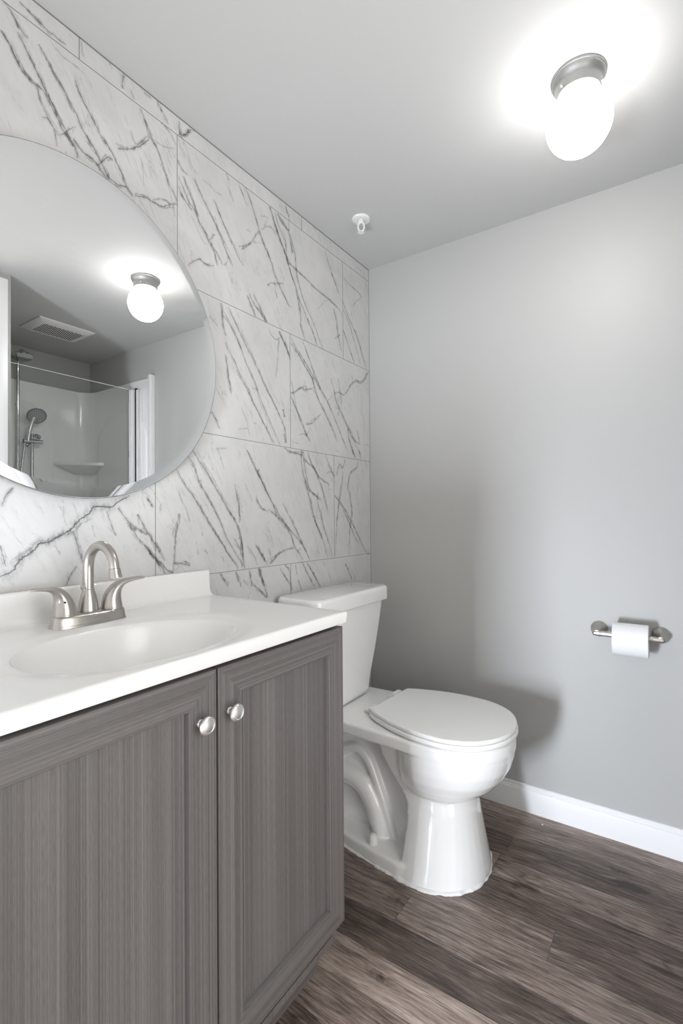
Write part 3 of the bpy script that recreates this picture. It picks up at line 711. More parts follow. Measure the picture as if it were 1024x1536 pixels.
# ================================================================== FAUCET
FX, FY = 0.103, -1.3515
fau = thing('sink_faucet', (FX, FY, ZT), 'brushed nickel two-handle gooseneck faucet on the white sink top', 'faucet')
bm = bmesh.new()
ol = []
for k in range(64):
    a = 2 * PI * k / 64; ca, sa = math.cos(a), math.sin(a); n = 2 / 3.2
    ol.append((0.0275 * math.copysign(abs(ca) ** n, ca), 0.0795 * math.copysign(abs(sa) ** n, sa)))
loops = []
for h, s in ((0.0, 0.0), (0.003, 0.0), (0.0045, 0.0012), (0.006, 0.0014), (0.018, 0.0030), (0.0215, 0.0042), (0.0240, 0.0062), (0.0252, 0.010)):
    L = inset_outline(ol, s) if s else ol
    loops.append([Vector((FX + x, FY + y, ZT - 0.0003 + h)) for x, y in L])
loft(bm, loops)
finish('base_plate', bm, M_NICKEL, fau, smooth=40)
zb = ZT + 0.0245
# bell-shaped hub and gooseneck spout in one piece
bm = bmesh.new()
SX, SY = FX - 0.008, FY + 0.0025
lathe(bm, [(0.0205, 0), (0.0205, 0.002), (0.0196, 0.006), (0.0183, 0.018), (0.0160, 0.030), (0.0132, 0.040), (0.0122, 0.044), (0.0121, 0.046), (0.0112, 0.047)], (SX, SY, zb), (0, 0, 1), 40)
R = 0.0500; zc = 1.0005
pts = [(SX, SY, zb + 0.046), (SX, SY, 0.975)]
for k in range(0, 19):
    a = PI - (PI - 0.12) * k / 18
    pts.append((SX + R + R * math.cos(a), SY, zc + R * math.sin(a)))
e = Vector(pts[-1]); dn = Vector((-0.0, 0, -1)); 
dn = (Vector(pts[-1]) - Vector(pts[-2])).normalized()
pts.append(e + dn * 0.003)
tube(bm, pts, [0.0109] * 2 + [0.0109 - 0.0012 * k / 19 for k in range(20)], 28, up=Vector((0, 1, 0)))
spout = finish('spout', bm, M_NICKEL, fau, smooth=40)
bm = bmesh.new()
c = e + dn * 0.002
lathe(bm, [(0.0100, 0.0), (0.0113, 0.0010), (0.0117, 0.010), (0.0129, 0.0178), (0.0129, 0.0192), (0.0112, 0.0194), (0.0105, 0.0170), (0.0, 0.0170)], c, dn, 36)
finish('aerator', bm, M_NICKEL, spout, smooth=40)
for sgn in (-1, 1):
    bm = bmesh.new()
    hy = FY + sgn * 0.0508
    P = [(0, 0, -0.0005), (0, 0, 0.004), (-0.001, 0.0005, 0.016), (-0.001, 0.003, 0.028), (0.0, 0.0075, 0.039), (0.0015, 0.0145, 0.048), (0.0035, 0.0245, 0.0545), (0.006, 0.0375, 0.0580), (0.0085, 0.052, 0.0598), (0.0105, 0.064, 0.0606), (0.0112, 0.070, 0.0606), (0.0113, 0.0722, 0.0604)]
    RR = [(0.0225, 0.0225), (0.0222, 0.0222), (0.0206, 0.0206), (0.0178, 0.0184), (0.0142, 0.0158), (0.0105, 0.0135), (0.0072, 0.0115), (0.0048, 0.0100), (0.0036, 0.0092), (0.0031, 0.0085), (0.0025, 0.0065), (0.0008, 0.0025)]
    pts = [Vector((FX + x, hy + sgn * y, zb + z)) for x, y, z in P]
    PP = catmull(pts, 4); RI = []
    for i in range(len(RR) - 1):
        for s in range(4):
            t = s / 4; RI.append((RR[i][0] * (1 - t) + RR[i + 1][0] * t, RR[i][1] * (1 - t) + RR[i + 1][1] * t))
    RI.append(RR[-1])
    tube(bm, PP, RI, 28, up=Vector((0, -sgn, 0.0)))
    h = finish('handle', bm, M_NICKEL, fau, smooth=50)
    if sgn < 0:
        bm = bmesh.new(); lathe(bm, [(0.0, 0.0), (0.0021, 0.0), (0.0021, 0.0016), (0.0, 0.0016)], (FX + 0.0195, hy - 0.0085, zb + 0.0285), (0.9, -0.45, 0.1), 16)
        finish('set_screw_hole', bm, M_DARK, h)
bm = bmesh.new()
lathe(bm, [(0.0028, 0.0), (0.0028, 0.040), (0.0045, 0.043), (0.0068, 0.050), (0.0064, 0.0535), (0.0, 0.0545)], (FX - 0.0275 + 0.003, FY + 0.001, ZT + 0.024), (0, 0, 1), 24)
finish('lift_rod', bm, M_NICKEL, fau, smooth=40)

# ================================================================== ROUND MIRROR
MY, MZ, MR = -1.3105, 1.5435, 0.3885
mir = thing('round_mirror', (0.0, MY, MZ - MR), 'large round wall mirror with a slim angled rim on the marble tiles above the sink', 'mirror')
bm = bmesh.new(); lathe(bm, [(0.0, 0.0006), (0.33, 0.0006), (0.33, 0.0125), (MR + 0.0004, 0.0125), (MR + 0.0012, 0.0135), (MR + 0.0012, 0.0147), (0.0, 0.0147)], (0, MY, MZ), (1, 0, 0), 96)
finish('mounting_panel', bm, M_BACK, mir)
bm = bmesh.new(); lathe(bm, [(MR - 0.0235, 0.0150), (MR - 0.0235, 0.0200), (0.0, 0.0200)], (0, MY, MZ), (1, 0, 0), 192)
finish('mirror_glass', bm, M_MIRROR, mir, smooth=20)
bm = bmesh.new(); lathe(bm, [(MR - 0.0234, 0.0149), (MR - 0.001, 0.0149), (MR, 0.0150), (MR, 0.0152), (MR - 0.0014, 0.0166), (MR - 0.0234, 0.0199)], (0, MY, MZ), (1, 0, 0), 192)
finish('bevelled_edge', bm, M_BEVEL, mir, smooth=12)

# ================================================================== CEILING LIGHT
LX, LY = 0.951, -0.532
cl = thing('ceiling_light', (LX, LY, H), 'lit white globe ceiling light with a grey metal collar', 'ceiling light')
bm = bmesh.new()
lathe(bm, [(0.0, -0.0002), (0.0655, -0.0002), (0.0660, -0.003), (0.0655, -0.0065), (0.0640, -0.0075), (0.0640, -0.0095), (0.0628, -0.0125), (0.0590, -0.0185), (0.0560, -0.0225), (0.0545, -0.028), (0.0525, -0.048), (0.0495, -0.0500), (0.0470, -0.0490), (0.0465, -0.040), (0.0, -0.040)], (LX, LY, H), (0, 0, 1), 72)
can = finish('canopy', bm, M_CANOPY, cl, smooth=30)
for k in range(3):
    a = 2.0 + k * 2 * PI / 3
    bm = bmesh.new(); d = Vector((math.cos(a), math.sin(a), 0))
    lathe(bm, [(0.0024, 0.0), (0.0024, 0.003), (0.0030, 0.003), (0.0030, 0.006), (0.0, 0.0065)], Vector((LX, LY, H - 0.040)) + d * 0.0525, d, 16)
    finish('thumb_screw', bm, M_CHROME, can)
bm = bmesh.new()
GR = 0.0785; gz = H - 0.1185
pr = [(0.0, -GR)] + [(GR * math.sin(a), -GR * math.cos(a)) for a in [PI * k / 40 for k in range(1, 34)]]
pr += [(0.0400, 0.074), (0.0, 0.074)]
lathe(bm, pr, (LX, LY, gz), (0, 0, 1), 72)
finish('glass_globe', bm, M_GLOBE, cl, smooth=40)

# ================================================================== SPRINKLER HEAD
PX, PY = 0.1735, -0.345
sp = thing('fire_sprinkler', (PX, PY, H), 'small white pendent fire sprinkler head on the ceiling near the corner', 'sprinkler')
bm = bmesh.new(); lathe(bm, [(0.0, -0.0001), (0.035, -0.0001), (0.0352, -0.0025), (0.0320, -0.0062), (0.0250, -0.0080), (0.0215, -0.0085), (0.0200, -0.0052), (0.0, -0.0052)], (PX, PY, H), (0, 0, 1), 56)
finish('escutcheon', bm, M_PLASTIC, sp, smooth=30)
bm = bmesh.new()
lathe(bm, [(0.0095, -0.004), (0.0095, -0.016), (0.007, -0.018), (0.0, -0.018)], (PX, PY, H), (0, 0, 1), 24)
for s in (-1, 1):
    d = Vector((0.82, 0.57, 0)) * s
    c = Vector((PX, PY, H))
    tube(bm, [c + d * 0.008 + Vector((0, 0, -0.014)), c + d * 0.0115 + Vector((0, 0, -0.022)), c + d * 0.0115 + Vector((0, 0, -0.036)), c + d * 0.008 + Vector((0, 0, -0.043)), c + Vector((0, 0, -0.047))], [0.0030, 0.0032, 0.0032, 0.003, 0.003], 12)
finish('frame_arms', bm, M_PLASTIC, sp, smooth=40)
bm = bmesh.new(); lathe(bm, [(0.0, -0.017), (0.0026, -0.018), (0.0022, -0.030), (0.0026, -0.041), (0.0, -0.044)], (PX, PY, H), (0, 0, 1), 16)
finish('glass_bulb', bm, M_BULB, sp)
bm = bmesh.new(); lathe(bm, [(0.0, -0.0465), (0.0038, -0.0468), (0.0040, -0.0500), (0.0125, -0.0508), (0.0125, -0.0518), (0.0, -0.0520)], (PX, PY, H), (0, 0, 1), 24)
finish('deflector', bm, M_PLASTIC, sp)

# ================================================================== TOILET
TY = -0.412
toi = thing('toilet', (0.36, TY, 0), 'white two-piece toilet with its lid closed beside the vanity', 'toilet')
# --- tank
def rr3(x0, x1, y0, y1, r, z, bow=0.0):
    ol = rrect(x0, x1, y0, y1, r, 8); yc = (y0 + y1) / 2; hy = (y1 - y0) / 2
    return [Vector((x + (bow * (1 - ((y - yc) / hy) ** 2) if x > (x0 + x1) / 2 else 0), y, z)) for x, y in ol]
TKY = -0.425
bm = bmesh.new(); loops = []
for z, xa, xb, hy, r in ((0.4375, 0.055, 0.150, 0.110, 0.03), (0.4395, 0.045, 0.163, 0.121, 0.034), (0.446, 0.038, 0.170, 0.129, 0.034), (0.462, 0.036, 0.173, 0.1345, 0.034), (0.52, 0.034, 0.176, 0.147, 0.036), (0.60, 0.031, 0.181, 0.171, 0.036), (0.68, 0.027, 0.186, 0.190, 0.036), (0.75, 0.024, 0.191, 0.202, 0.036), (0.783, 0.022, 0.193, 0.206, 0.036)):
    loops.append(rr3(xa, xb, TKY - hy, TKY + hy, r, z, 0.010))
loft(bm, loops)
finish('tank', bm, M_PORC, toi, smooth=40)
bm = bmesh.new()
ol = [(v.x, v.y) for v in rr3(0.010, 0.203, TKY - 0.247, TKY + 0.238, 0.045, 0, 0.012)]
plate(bm, ol, 0.7835, 0.8370, 0.013, 6, 0.004)
finish('tank_lid', bm, M_PORC, toi, smooth=40)
# --- bowl casting: overlapping closed shells fused by a voxel remesh
def egg(cx, a_front, a_back, b, n=56, p=2.0):
    out = []
    for k in range(n):
        t = 2 * PI * k / n; c_, s_ = math.cos(t), math.sin(t); e_ = 2 / p
        A = a_front if c_ > 0 else a_back
        out.append((cx + A * math.copysign(abs(c_) ** e_, c_), b * math.copysign(abs(s_) ** e_, s_)))
    return out
def L3(ol, z): return [Vector((x, TY + y, z)) for x, y in ol]
bm = bmesh.new()
# bowl
loft(bm, [L3(egg(x, f, b, w), z) for z, x, f, b, w in (
    (0.232, 0.50, 0.060, 0.06, 0.060), (0.234, 0.50, 0.100, 0.09, 0.086), (0.240, 0.50, 0.129, 0.112, 0.112), (0.254, 0.502, 0.151, 0.126, 0.131), (0.28, 0.508, 0.175, 0.140, 0.151), (0.31, 0.515, 0.192, 0.150, 0.165), (0.345, 0.522, 0.204, 0.155, 0.175), (0.38, 0.527, 0.209, 0.16, 0.181), (0.41, 0.53, 0.210, 0.16, 0.183), (0.428, 0.53, 0.208, 0.16, 0.183))])
# rim and rear deck
deck = [(0.018, -0.150), (0.10, -0.162), (0.20, -0.170), (0.30, -0.175), (0.40, -0.179), (0.50, -0.184)]
arc = [(0.53 + 0.211 * math.sin(a), -0.184 * math.cos(a)) for a in [PI * k / 28 for k in range(1, 28)]]
ol = deck + arc + [(x, -y) for x, y in reversed(deck)]
ol = resample(ol, 120)
bmp = bmesh.new(); plate(bmp, [(x, TY + y) for x, y in ol], 0.396, 0.436, 0.008, 4, 0.006)
tmp = bpy.data.meshes.new('t'); bmp.to_mesh(tmp); bmp.free(); bm.from_mesh(tmp); bpy.data.meshes.remove(tmp)
# front pedestal column, squared at the rear, sweeping back to the deck at its top
def dshape(xb, xf, w, n=18):
    cx = xf - min(w * 1.0, (xf - xb) * 0.75)
    out = [(xb, -w * 0.96), ((xb + cx) / 2, -w)]
    out += [(cx + (xf - cx) * math.sin(a), -w * math.cos(a)) for a in [PI * k / n for k in range(0, n + 1)]]
    out += [((xb + cx) / 2, w), (xb, w * 0.96)]
    return resample(out, 72)
loft(bm, [L3(dshape(*q), z) for z, q in ((0.0, (0.432, 0.661, 0.171)), (0.02, (0.433, 0.659, 0.168)), (0.06, (0.437, 0.652, 0.157)), (0.11, (0.441, 0.643, 0.144)), (0.16, (0.444, 0.634, 0.133)), (0.205, (0.440, 0.626, 0.122)), (0.24, (0.418, 0.612, 0.113)), (0.28, (0.385, 0.56, 0.117)), (0.33, (0.352, 0.54, 0.118)), (0.37, (0.338, 0.53, 0.122)), (0.415, (0.334, 0.52, 0.128)))])
# foot plate
foot = [(0.075, -0.100), (0.14, -0.118), (0.24, -0.140), (0.34, -0.158), (0.44, -0.171), (0.49, -0.174)]
arc = [(0.495 + 0.164 * math.sin(a), -0.174 * math.cos(a)) for a in [PI * k / 24 for k in range(1, 24)]]
FOOT = resample(foot + arc + [(x, -y) for x, y in reversed(foot)], 140)
PL = [(min(x, 0.62) if abs(y) < 0.12 else x, y * 0.985) for x, y in FOOT]
PL = resample([(0.075, -0.100), (0.14, -0.118), (0.24, -0.140), (0.34, -0.158), (0.43, -0.169), (0.52, -0.150), (0.56, -0.08), (0.56, 0.08), (0.52, 0.150), (0.43, 0.169), (0.34, 0.158), (0.24, 0.140), (0.14, 0.118), (0.075, 0.100)], 140)
bmp = bmesh.new(); plate(bmp, [(x, TY + y) for x, y in PL], 0.0, 0.046, 0.010, 4, 0.002)
tmp = bpy.data.meshes.new('t'); bmp.to_mesh(tmp); bmp.free(); bm.from_mesh(tmp); bpy.data.meshes.remove(tmp)
# inner web
box(bm, (0.075, TY - 0.055, 0.02), (0.45, TY + 0.055, 0.42))
box(bm, (0.075, TY - 0.085, 0.02), (0.12, TY + 0.085, 0.41))
# trapway relief on both flanks
for s in (-1, 1):
    y = TY + s * 0.062
    p1 = catmull([Vector(q) for q in ((0.07, y, 0.200), (0.13, y, 0.212), (0.19, y, 0.210), (0.244, y, 0.193), (0.280, y, 0.155), (0.302, y, 0.105), (0.322, y, 0.050), (0.33, y, 0.02))], 6)
    tube(bm, p1, 0.037, 16)
    p2 = catmull([Vector(q) for q in ((0.07, y, 0.215), (0.12, y, 0.250), (0.175, y, 0.290), (0.225, y, 0.304), (0.268, y, 0.275), (0.302, y, 0.205), (0.337, y, 0.115), (0.365, y, 0.040))], 6)
    tube(bm, p2, [(0.017, 0.017)] * len(p2), 14)
bmesh.ops.recalc_face_normals(bm, faces=bm.faces)
bowl = finish('bowl', bm, M_PORC, toi, smooth=60)
md = bowl.modifiers.new('fuse', 'REMESH'); md.mode = 'VOXEL'; md.voxel_size = 0.0042; md.use_smooth_shade = True
md = bowl.modifiers.new('soften', 'SMOOTH'); md.factor = 0.5; md.iterations = 7
dg = bpy.context.evaluated_depsgraph_get(); dg.update()
me = bpy.data.meshes.new_from_object(bowl.evaluated_get(dg)); bowl.modifiers.clear()
old = bowl.data; bowl.data = me; me.name = 'bowl'; bpy.data.meshes.remove(old)
if not me.materials: me.materials.append(M_PORC)
for p in me.polygons: p.use_smooth = True
# --- seat and lid, slightly swivelled on the hinges
def seat_outline(grow=0.0):
    ctr = [(0.305, 0.119), (0.335, 0.138), (0.37, 0.152), (0.42, 0.170), (0.48, 0.183), (0.54, 0.187), (0.60, 0.182), (0.65, 0.163), (0.69, 0.133), (0.718, 0.093), (0.734, 0.054), (0.741, 0.018)]
    ctr = [p.to_tuple()[:2] for p in catmull([Vector((x, y, 0)) for x, y in ctr], 5)]
    pts = [(x, -y) for x, y in ctr] + [(x, y) for x, y in reversed(ctr)]
    out = []
    ca, sa = math.cos(-0.065), math.sin(-0.065); px, py = 0.305, 0.020
    for x, y in pts:
        x -= 0.305
        out.append((px + x * ca - y * sa, TY + py + x * sa + y * ca))
    out = resample(out, 150)
    return inset_outline(out, -grow) if grow else out
OL = seat_outline()
bm = bmesh.new()
# ring seat: outer wall, rounded top, inner opening
inner = inset_outline(resample(OL, 150), 0.062)
mid = [(0.5 * a[0] + 0.5 * b[0], 0.5 * a[1] + 0.5 * b[1]) for a, b in zip(OL, inner)]
def RL(ol, z): return [Vector((x, y, z)) for x, y in ol]
o1 = inset_outline(OL, -0.003)
loops = [RL(inset_outline(o1, 0.003), 0.4395), RL(o1, 0.4425), RL(o1, 0.4515), RL(inset_outline(o1, 0.0025), 0.4540), RL(inset_outline(o1, 0.006), 0.4548), RL(mid, 0.4552), RL(inner, 0.4520), RL(inset_outline(inner, -0.004), 0.4395)]
loops.append(loops[0])
loft(bm, loops, cap0=False, cap1=False); bmesh.ops.remove_doubles(bm, verts=bm.verts, dist=1e-6)
seat = finish('seat', bm, M_SEAT, toi, smooth=50)
bm = bmesh.new(); plate(bm, OL, 0.4565, 0.4685, 0.0048, 5, 0.0022)
lid = finish('seat_lid', bm, M_SEAT, toi, smooth=40)
for yy in (-0.083, 0.083):
    bm = bmesh.new()
    q = Vector((0.290, TY + 0.022 + yy, 0))
    box(bm, (q.x - 0.034, q.y - 0.012, 0.4355), (q.x + 0.016, q.y + 0.012, 0.4475), 0.003)
    box(bm, (q.x - 0.010, q.y - 0.024, 0.4500), (q.x + 0.010, q.y + 0.024, 0.4620), 0.0045)
    finish('hinge', bm, M_SEAT, seat, smooth=40)
for s in (-1, 1):
    bm = bmesh.new()
    lathe(bm, [(0.0165, 0.0), (0.0165, 0.0015), (0.0158, 0.0022), (0.0150, 0.017), (0.0132, 0.0255), (0.0080, 0.0305), (0.0, 0.0318)], (0.322, TY + s * 0.128, 0.0462), (0, 0, 1), 28)
    b_ = finish('bolt_cap', bm, M_PLASTIC, toi, smooth=40)
# --- irregular bead of caulk along the foot
rnd = random.Random(5)
bm = bmesh.new(); n = 280; F2 = resample(FOOT, n); loops = []
wob = [0.0] * n; ph = [rnd.uniform(0, 6.28) for _ in range(6)]
for i in range(n):
    a = 2 * PI * i / n
    wob[i] = 0.0012 * math.sin(7 * a + ph[0]) + 0.0010 * math.sin(19 * a + ph[1]) + 0.0010 * math.sin(41 * a + ph[2]) + rnd.uniform(-0.0010, 0.0010)
for k, (d0, z, kk) in enumerate(((0.004, 0.0003, 0.0), (-0.0035, 0.0003, 1.0), (-0.0032, 0.0030, 1.0), (-0.0012, 0.0060, 0.8), (0.0030, 0.0085, 0.5), (0.006, 0.0085, 0.3))):
    base = inset_outline(F2, d0); o2 = inset_outline(F2, d0 - 1.0)
    L = []
    for i in range(n):
        v = Vector((o2[i][0] - base[i][0], o2[i][1] - base[i][1]))
        v = v.normalized() if v.length else Vector((0, 0))
        ww = wob[i] * kk
        L.append(Vector((base[i][0] + v.x * ww, TY + base[i][1] + v.y * ww, z + (wob[i] * 0.7 * kk if z > 0.001 else 0))))
    loops.append(L)
loops.append(loops[0])
loft(bm, loops, cap0=False, cap1=False); bmesh.ops.remove_doubles(bm, verts=bm.verts, dist=1e-6)
ck = finish('caulk_bead', bm, M_CAULK, toi, smooth=60); ck['label'] = 'rough white bead of caulk'

# ================================================================== TOILET PAPER
HZ = 0.712
hol = thing('toilet_paper_holder', (1.013, 0.0, HZ), 'brushed nickel toilet paper holder bar on the grey wall', 'toilet paper holder')
for x in (0.9235, 1.1035):
    bm = bmesh.new()
    lathe(bm, [(0.0, -0.0002), (0.0265, 0.0004), (0.0268, 0.003), (0.0255, 0.0065), (0.0215, 0.012), (0.0155, 0.020), (0.0105, 0.031), (0.0085, 0.044), (0.0080, 0.072), (0.0, 0.072)], (x, -0.0004, HZ), (0, -1, 0), 40)
    finish('mounting_post', bm, M_NICKEL, hol, smooth=40)
bm = bmesh.new()
L = []
xa, xb, rz = 0.9095, 1.1175, 0.0088
for yy, g in ((-0.0635, 0.0016), (-0.0645, 0.0), (-0.0695, 0.0), (-0.0722, 0.0007), (-0.0742, 0.0020), (-0.0756, 0.0040), (-0.0762, 0.0062)):
    ol = []
    for k in range(17): a = -PI / 2 + PI * k / 16; ol.append((xb - rz + (rz - g) * math.cos(a), (rz - g) * math.sin(a)))
    for k in range(17): a = PI / 2 + PI * k / 16; ol.append((xa + rz + (rz - g) * math.cos(a), (rz - g) * math.sin(a)))
    L.append([Vector((x, yy, HZ - 0.002 + z)) for x, z in ol])
loft(bm, L)
finish('bar', bm, M_NICKEL, hol, smooth=40)
# roll hanging on the bar, its loose sheet behind
RX0, RX1, RY, RZ, RO, RI_ = 0.9715, 1.0725, -0.0700, 0.6998, 0.0525, 0.0205
bm = bmesh.new()
segs = 96
def ring(x, r): return [Vector((x, RY + r * math.cos(2 * PI * k / segs), RZ + r * math.sin(2 * PI * k / segs))) for k in range(segs)]
loops = [ring(RX0, RI_ + 0.0008), ring(RX0, RO - 0.0015), ring(RX0 + 0.0012, RO), ring(RX1 - 0.0012, RO), ring(RX1, RO - 0.0015), ring(RX1, RI_ + 0.0008)]
loops.append(loops[0])
loft(bm, loops, False, False); bmesh.ops.remove_doubles(bm, verts=bm.verts, dist=1e-6)
roll = finish('toilet_paper_roll', bm, M_PAPER, None, smooth=40)
tag(roll, 'white toilet paper roll hanging on the nickel holder bar', 'toilet paper')
bm = bmesh.new()
loops = [ring(RX0 + 0.0008, RI_ - 0.0012), ring(RX0 + 0.0008, RI_ + 0.0006), ring(RX1 - 0.0008, RI_ + 0.0006), ring(RX1 - 0.0008, RI_ - 0.0012)]
loops.append(loops[0]); loft(bm, loops, False, False); bmesh.ops.remove_doubles(bm, verts=bm.verts, dist=1e-6)
finish('cardboard_core', bm, M_CARD, roll, smooth=40)

# ================================================================== SEEN IN THE MIRROR: FAN GRILLE AND SHOWER
fan = thing('exhaust_fan_grille', (1.92, -0.465, H), 'square white exhaust fan grille on the ceiling, seen in the mirror', 'fan grille')
fx0, fx1, fy0, fy1 = 1.795, 2.045, -0.622, -0.308
bm = bmesh.new()
def rect_loop(i, z): return [Vector(p) for p in ((fx0 + i, fy0 + i, z), (fx1 - i, fy0 + i, z), (fx1 - i, fy1 - i, z), (fx0 + i, fy1 - i, z))]
loft(bm, [rect_loop(0, H - 0.0005), rect_loop(0, H - 0.006), rect_loop(0.03, H - 0.020), rect_loop(0.040, H - 0.0225), rect_loop(0.043, H - 0.0215), rect_loop(0.046, H - 0.008)], True, False)
cov = finish('grille_cover', bm, M_PLASTIC, fan, smooth=25)
bm = bmesh.new(); box(bm, (fx0 + 0.044, fy0 + 0.044, H - 0.0198), (fx1 - 0.044, fy1 - 0.044, H - 0.0080))
finish('dark_opening', bm, M_DARK, cov, smooth=0)
bm = bmesh.new()
ax0, ax1, ay0, ay1 = fx0 + 0.043, fx1 - 0.043, fy0 + 0.043, fy1 - 0.043
d = Vector((0.19, 0.226)).normalized(); nrm = Vector((-d.y, d.x))
c0 = Vector(((ax0 + ax1) / 2, (ay0 + ay1) / 2))
for k in range(-10, 11):
    o_ = c0 + nrm * (k * 0.0152)
    lo_t, hi_t = -9.0, 9.0
    for p, q, a, b in ((o_.x, d.x, ax0, ax1), (o_.y, d.y, ay0, ay1)):
        t0, t1 = sorted(((a - p) / q, (b - p) / q)); lo_t = max(lo_t, t0); hi_t = min(hi_t, t1)
    if hi_t - lo_t < 0.012: continue
    A, B = o_ + d * lo_t, o_ + d * hi_t
    hw = nrm * 0.0034
    loft(bm, [[Vector((A.x - hw.x, A.y - hw.y, z)), Vector((B.x - hw.x, B.y - hw.y, z)), Vector((B.x + hw.x, B.y + hw.y, z)), Vector((A.x + hw.x, A.y + hw.y, z))] for z in (H - 0.0207, H - 0.0199)])
finish('louvres', bm, M_PLASTIC, cov, smooth=0)

# --- shower surround: white acrylic three-sided shell with an arch relief and a corner shelf
sh = thing('shower_surround', (2.05, -0.46, 0), 'glossy white shower stall surround with arch panels, seen in the mirror', 'shower stall')
def arc_pts(cx, cy, r, a0, a1, n=8): return [(cx + r * math.cos(a0 + (a1 - a0) * k / n), cy + r * math.sin(a0 + (a1 - a0) * k / n)) for k in range(n + 1)]
inn = [(1.668, -0.030), (1.690, -0.022)] + arc_pts(2.30, -0.122, 0.10, PI / 2, 0) + arc_pts(2.30, -0.798, 0.10, 0, -PI / 2) + [(1.690, -0.898), (1.668, -0.890)]
outr = [(1.668, -0.0005), (1.690, -0.0005)] + [(2.4195, -0.0005)] * 9 + [(2.4195, -0.9095)] * 9 + [(1.690, -0.9095), (1.668, -0.9095)]
bm = bmesh.new()
loft(bm, [[Vector((x, y, z)) for x, y in inn + list(reversed(outr))] for z in (0.0, 2.012)])
bmesh.ops.remove_doubles(bm, verts=bm.verts, dist=1e-5)
finish('wall_shell', bm, M_ACRYL, sh, smooth=30)
for ya, yb in ((-0.036, -0.0003), (-0.9097, -0.874)):
    bm = bmesh.new(); box(bm, (1.640, ya, 0.0), (1.668, yb, 2.028), 0.004)
    finish('front_flange', bm, M_TRIM, sh)
bm = bmesh.new(); box(bm, (1.69, -0.896, 0.0), (2.40, -0.024, 0.07), 0.01); box(bm, (1.69, -0.896, 0.0), (1.80, -0.024, 0.11), 0.02)
finish('shower_pan', bm, M_ACRYL, sh)
# raised arch reliefs
def arch(cy, hw, zt, rise, n=24):
    o_ = [(cy - hw, 0.15), (cy + hw, 0.15)]
    o_ += [(cy + hw * math.cos(PI * k / n), zt - rise + rise * math.sin(PI * k / n)) for k in range(n + 1)]
    return resample(o_, 90)
bm = bmesh.new()
A = arch(-0.455, 0.185, 1.885, 0.26)
loft(bm, [[Vector((2.401 - h, y, z)) for y, z in inset_outline(A, i)] for h, i in ((0.0, 0.0), (0.004, 0.003), (0.006, 0.012), (0.0065, 0.03))])
finish('rear_arch_relief', bm, M_ACRYL, sh, smooth=40)
bm = bmesh.new()
A = arch(1.99, 0.29, 1.825, 0.20)
loft(bm, [[Vector((x, -0.0215 - h, z)) for x, z in inset_outline(A, i)] for h, i in ((0.0, 0.0), (0.004, 0.003), (0.006, 0.012), (0.0065, 0.03))])
finish('side_arch_relief', bm, M_ACRYL, sh, smooth=40)
bm = bmesh.new()
S = [(2.402, -0.262), (2.402, -0.022), (2.215, -0.022)] + arc_pts(2.345, -0.10, 0.115, PI * 0.80, PI * 1.38, 10)
S = [(2.402, -0.022), (2.19, -0.022), (2.20, -0.05), (2.235, -0.105), (2.285, -0.165), (2.345, -0.235), (2.385, -0.265), (2.402, -0.265)]
loft(bm, [[Vector((2.402 + (x - 2.402) * k, -0.022 + (y + 0.022) * k, z)) for x, y in S] for k, z in ((0.42, 1.425), (0.80, 1.462), (0.97, 1.475), (1.0, 1.480), (1.0, 1.497), (0.985, 1.501))])
finish('corner_shelf', bm, M_ACRYL, sh, smooth=40)
# --- framed glass door panel
gd = thing('shower_glass_panel', (1.84, -0.47, 0.11), 'clear glass shower panel with aluminium side channels, seen in the mirror', 'shower panel')
bm = bmesh.new(); box(bm, (1.838, -0.868, 0.112), (1.844, -0.062, 1.952))
finish('glass_pane', bm, M_GLASS, gd, smooth=0)
bm = bmesh.new(); box(bm, (1.8375, -0.868, 1.952), (1.8445, -0.062, 1.9555))
finish('polished_edge', bm, M_GEDGE, gd, smooth=0)
for a, b, y in ((1.745, 1.768, -0.034), (1.772, 1.792, -0.040)):
    bm = bmesh.new(); box(bm, (a, y, 0.112), (b, -0.0225, 1.950), 0.004); finish('wall_channel', bm, M_PLASTIC, gd)
bm = bmesh.new(); box(bm, (1.797, -0.040, 0.112), (1.803, -0.0225, 1.962)); finish('gasket', bm, M_DARK, gd)
bm = bmesh.new(); box(bm, (1.806, -0.060, 0.112), (1.850, -0.0225, 1.950), 0.004); finish('wall_channel', bm, M_PLASTIC, gd)
# --- shower rail with hand shower and hose
rail = thing('hand_shower_rail', (2.385, -0.423, 1.0), 'chrome hand shower on a slide rail inside the shower, seen in the mirror', 'hand shower')
bm = bmesh.new()
tube(bm, [(2.350, -0.423, 1.02), (2.350, -0.423, 1.665)], 0.0105, 20)
for z in (1.04, 1.60):
    tube(bm, [(2.394, -0.423, z), (2.350, -0.423, z)], 0.009, 16)
    lathe(bm, [(0.020, 0.0), (0.020, 0.006), (0.0, 0.008)], (2.3945, -0.423, z), (-1, 0, 0), 24)
finish('rail', bm, M_CHROME, rail, smooth=40)
bm = bmesh.new()
tube(bm, [(2.338, -0.478, 1.612), (2.338, -0.445, 1.613), (2.338, -0.365, 1.616)], 0.0135, 20)
lathe(bm, [(0.019, 0), (0.021, 0.004), (0.021, 0.016), (0.014, 0.024), (0.0, 0.026)], (2.338, -0.400, 1.640), (-0.4, 0.3, 0.9), 24)
finish('slider_bracket', bm, M_CHROME, rail, smooth=40)
bm = bmesh.new()
hd = Vector((2.300, -0.418, 1.780))
tube(bm, [(2.330, -0.455, 1.612), (2.325, -0.448, 1.680), (2.316, -0.438, 1.735), (2.306, -0.428, 1.770)], [0.012, 0.013, 0.014, 0.018], 20)
head = finish('hand_shower_handle', bm, M_CHROME, rail, smooth=40)
bm = bmesh.new()
ax_ = Vector((-0.62, -0.12, -0.55)).normalized()
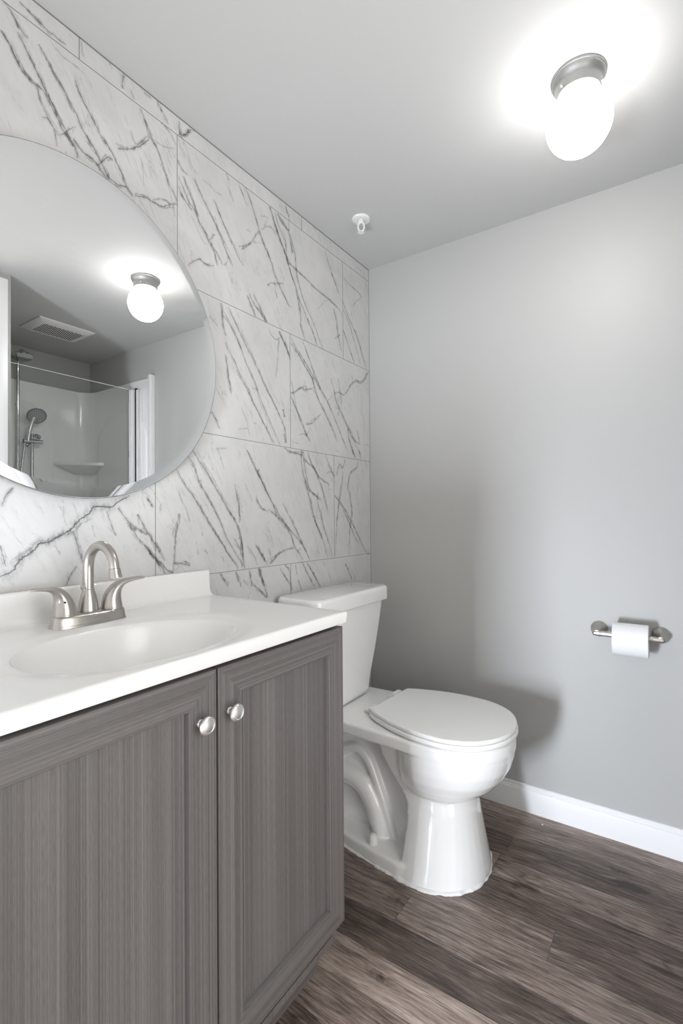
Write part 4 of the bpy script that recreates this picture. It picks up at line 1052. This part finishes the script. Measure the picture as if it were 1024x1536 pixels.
lathe(bm, [(0.0, -0.026), (0.018, -0.024), (0.038, -0.012), (0.056, 0.0), (0.058, 0.006), (0.055, 0.010), (0.0, 0.0105)], hd, ax_, 48)
finish('shower_head', bm, M_CHROME, head, smooth=40)
bm = bmesh.new()
lathe(bm, [(0.0, 0.0), (0.0515, 0.0), (0.0510, 0.0012), (0.0, 0.0016)], hd + ax_ * 0.0106, ax_, 48)
finish('spray_face', bm, M_SPRAY, head, smooth=40)
bm = bmesh.new()
q_ = Vector((0, 0, 1)).rotation_difference(ax_)
for r_, n_ in ((0.012, 6), (0.024, 12), (0.036, 18), (0.047, 24)):
    for k in range(n_):
        a = 2 * PI * k / n_
        lathe(bm, [(0.0026, 0.0), (0.0020, 0.0025), (0.0, 0.0026)], hd + q_ @ Vector((r_ * math.cos(a), r_ * math.sin(a), 0.0121)), ax_, 8)
finish('spray_nozzles', bm, M_DARK, head, smooth=0)
bm = bmesh.new()
tube(bm, catmull([Vector(q) for q in ((2.355, -0.462, 1.605), (2.360, -0.472, 1.50), (2.365, -0.482, 1.36), (2.360, -0.490, 1.15), (2.355, -0.487, 0.95))], 6), 0.007, 12)
finish('hose', bm, M_CHROME, rail, smooth=40)
ov = thing('overhead_shower', (2.32, -0.505, 1.0), 'chrome overhead shower head on a riser pipe, left edge of the mirror reflection', 'shower head')
bm = bmesh.new()
tube(bm, catmull([Vector(q) for q in ((2.372, -0.497, 1.05), (2.372, -0.497, 1.40), (2.372, -0.497, 1.95), (2.365, -0.499, 2.10), (2.335, -0.502, 2.150), (2.305, -0.505, 2.150))], 6), 0.0095, 16)
for z in (1.30, 1.85):
    tube(bm, [(2.396, -0.497, z), (2.372, -0.497, z)], 0.008, 12)
finish('riser_pipe', bm, M_CHROME, ov, smooth=40)
bm = bmesh.new()
lathe(bm, [(0.0, 0.030), (0.016, 0.028), (0.022, 0.012), (0.045, 0.0), (0.060, -0.010), (0.062, -0.016), (0.058, -0.020), (0.0, -0.021)], (2.290, -0.507, 2.150), (0.25, 0, 1), 48)
finish('shower_rose', bm, M_CHROME, ov, smooth=40)

# ================================================================== SMALL DEBRIS
bm = bmesh.new()
bmesh.ops.create_icosphere(bm, subdivisions=2, radius=0.0032)
rnd = random.Random(2)
for v in bm.verts: v.co *= rnd.uniform(0.75, 1.15); v.co.z *= 0.6
bmesh.ops.translate(bm, vec=(0.742, -0.063, 0.0021), verts=bm.verts)
cr = finish('plaster_crumb', bm, M_CAULK, None, smooth=60)
tag(cr, 'tiny white plaster crumb on the wood floor beside the baseboard', 'crumb')
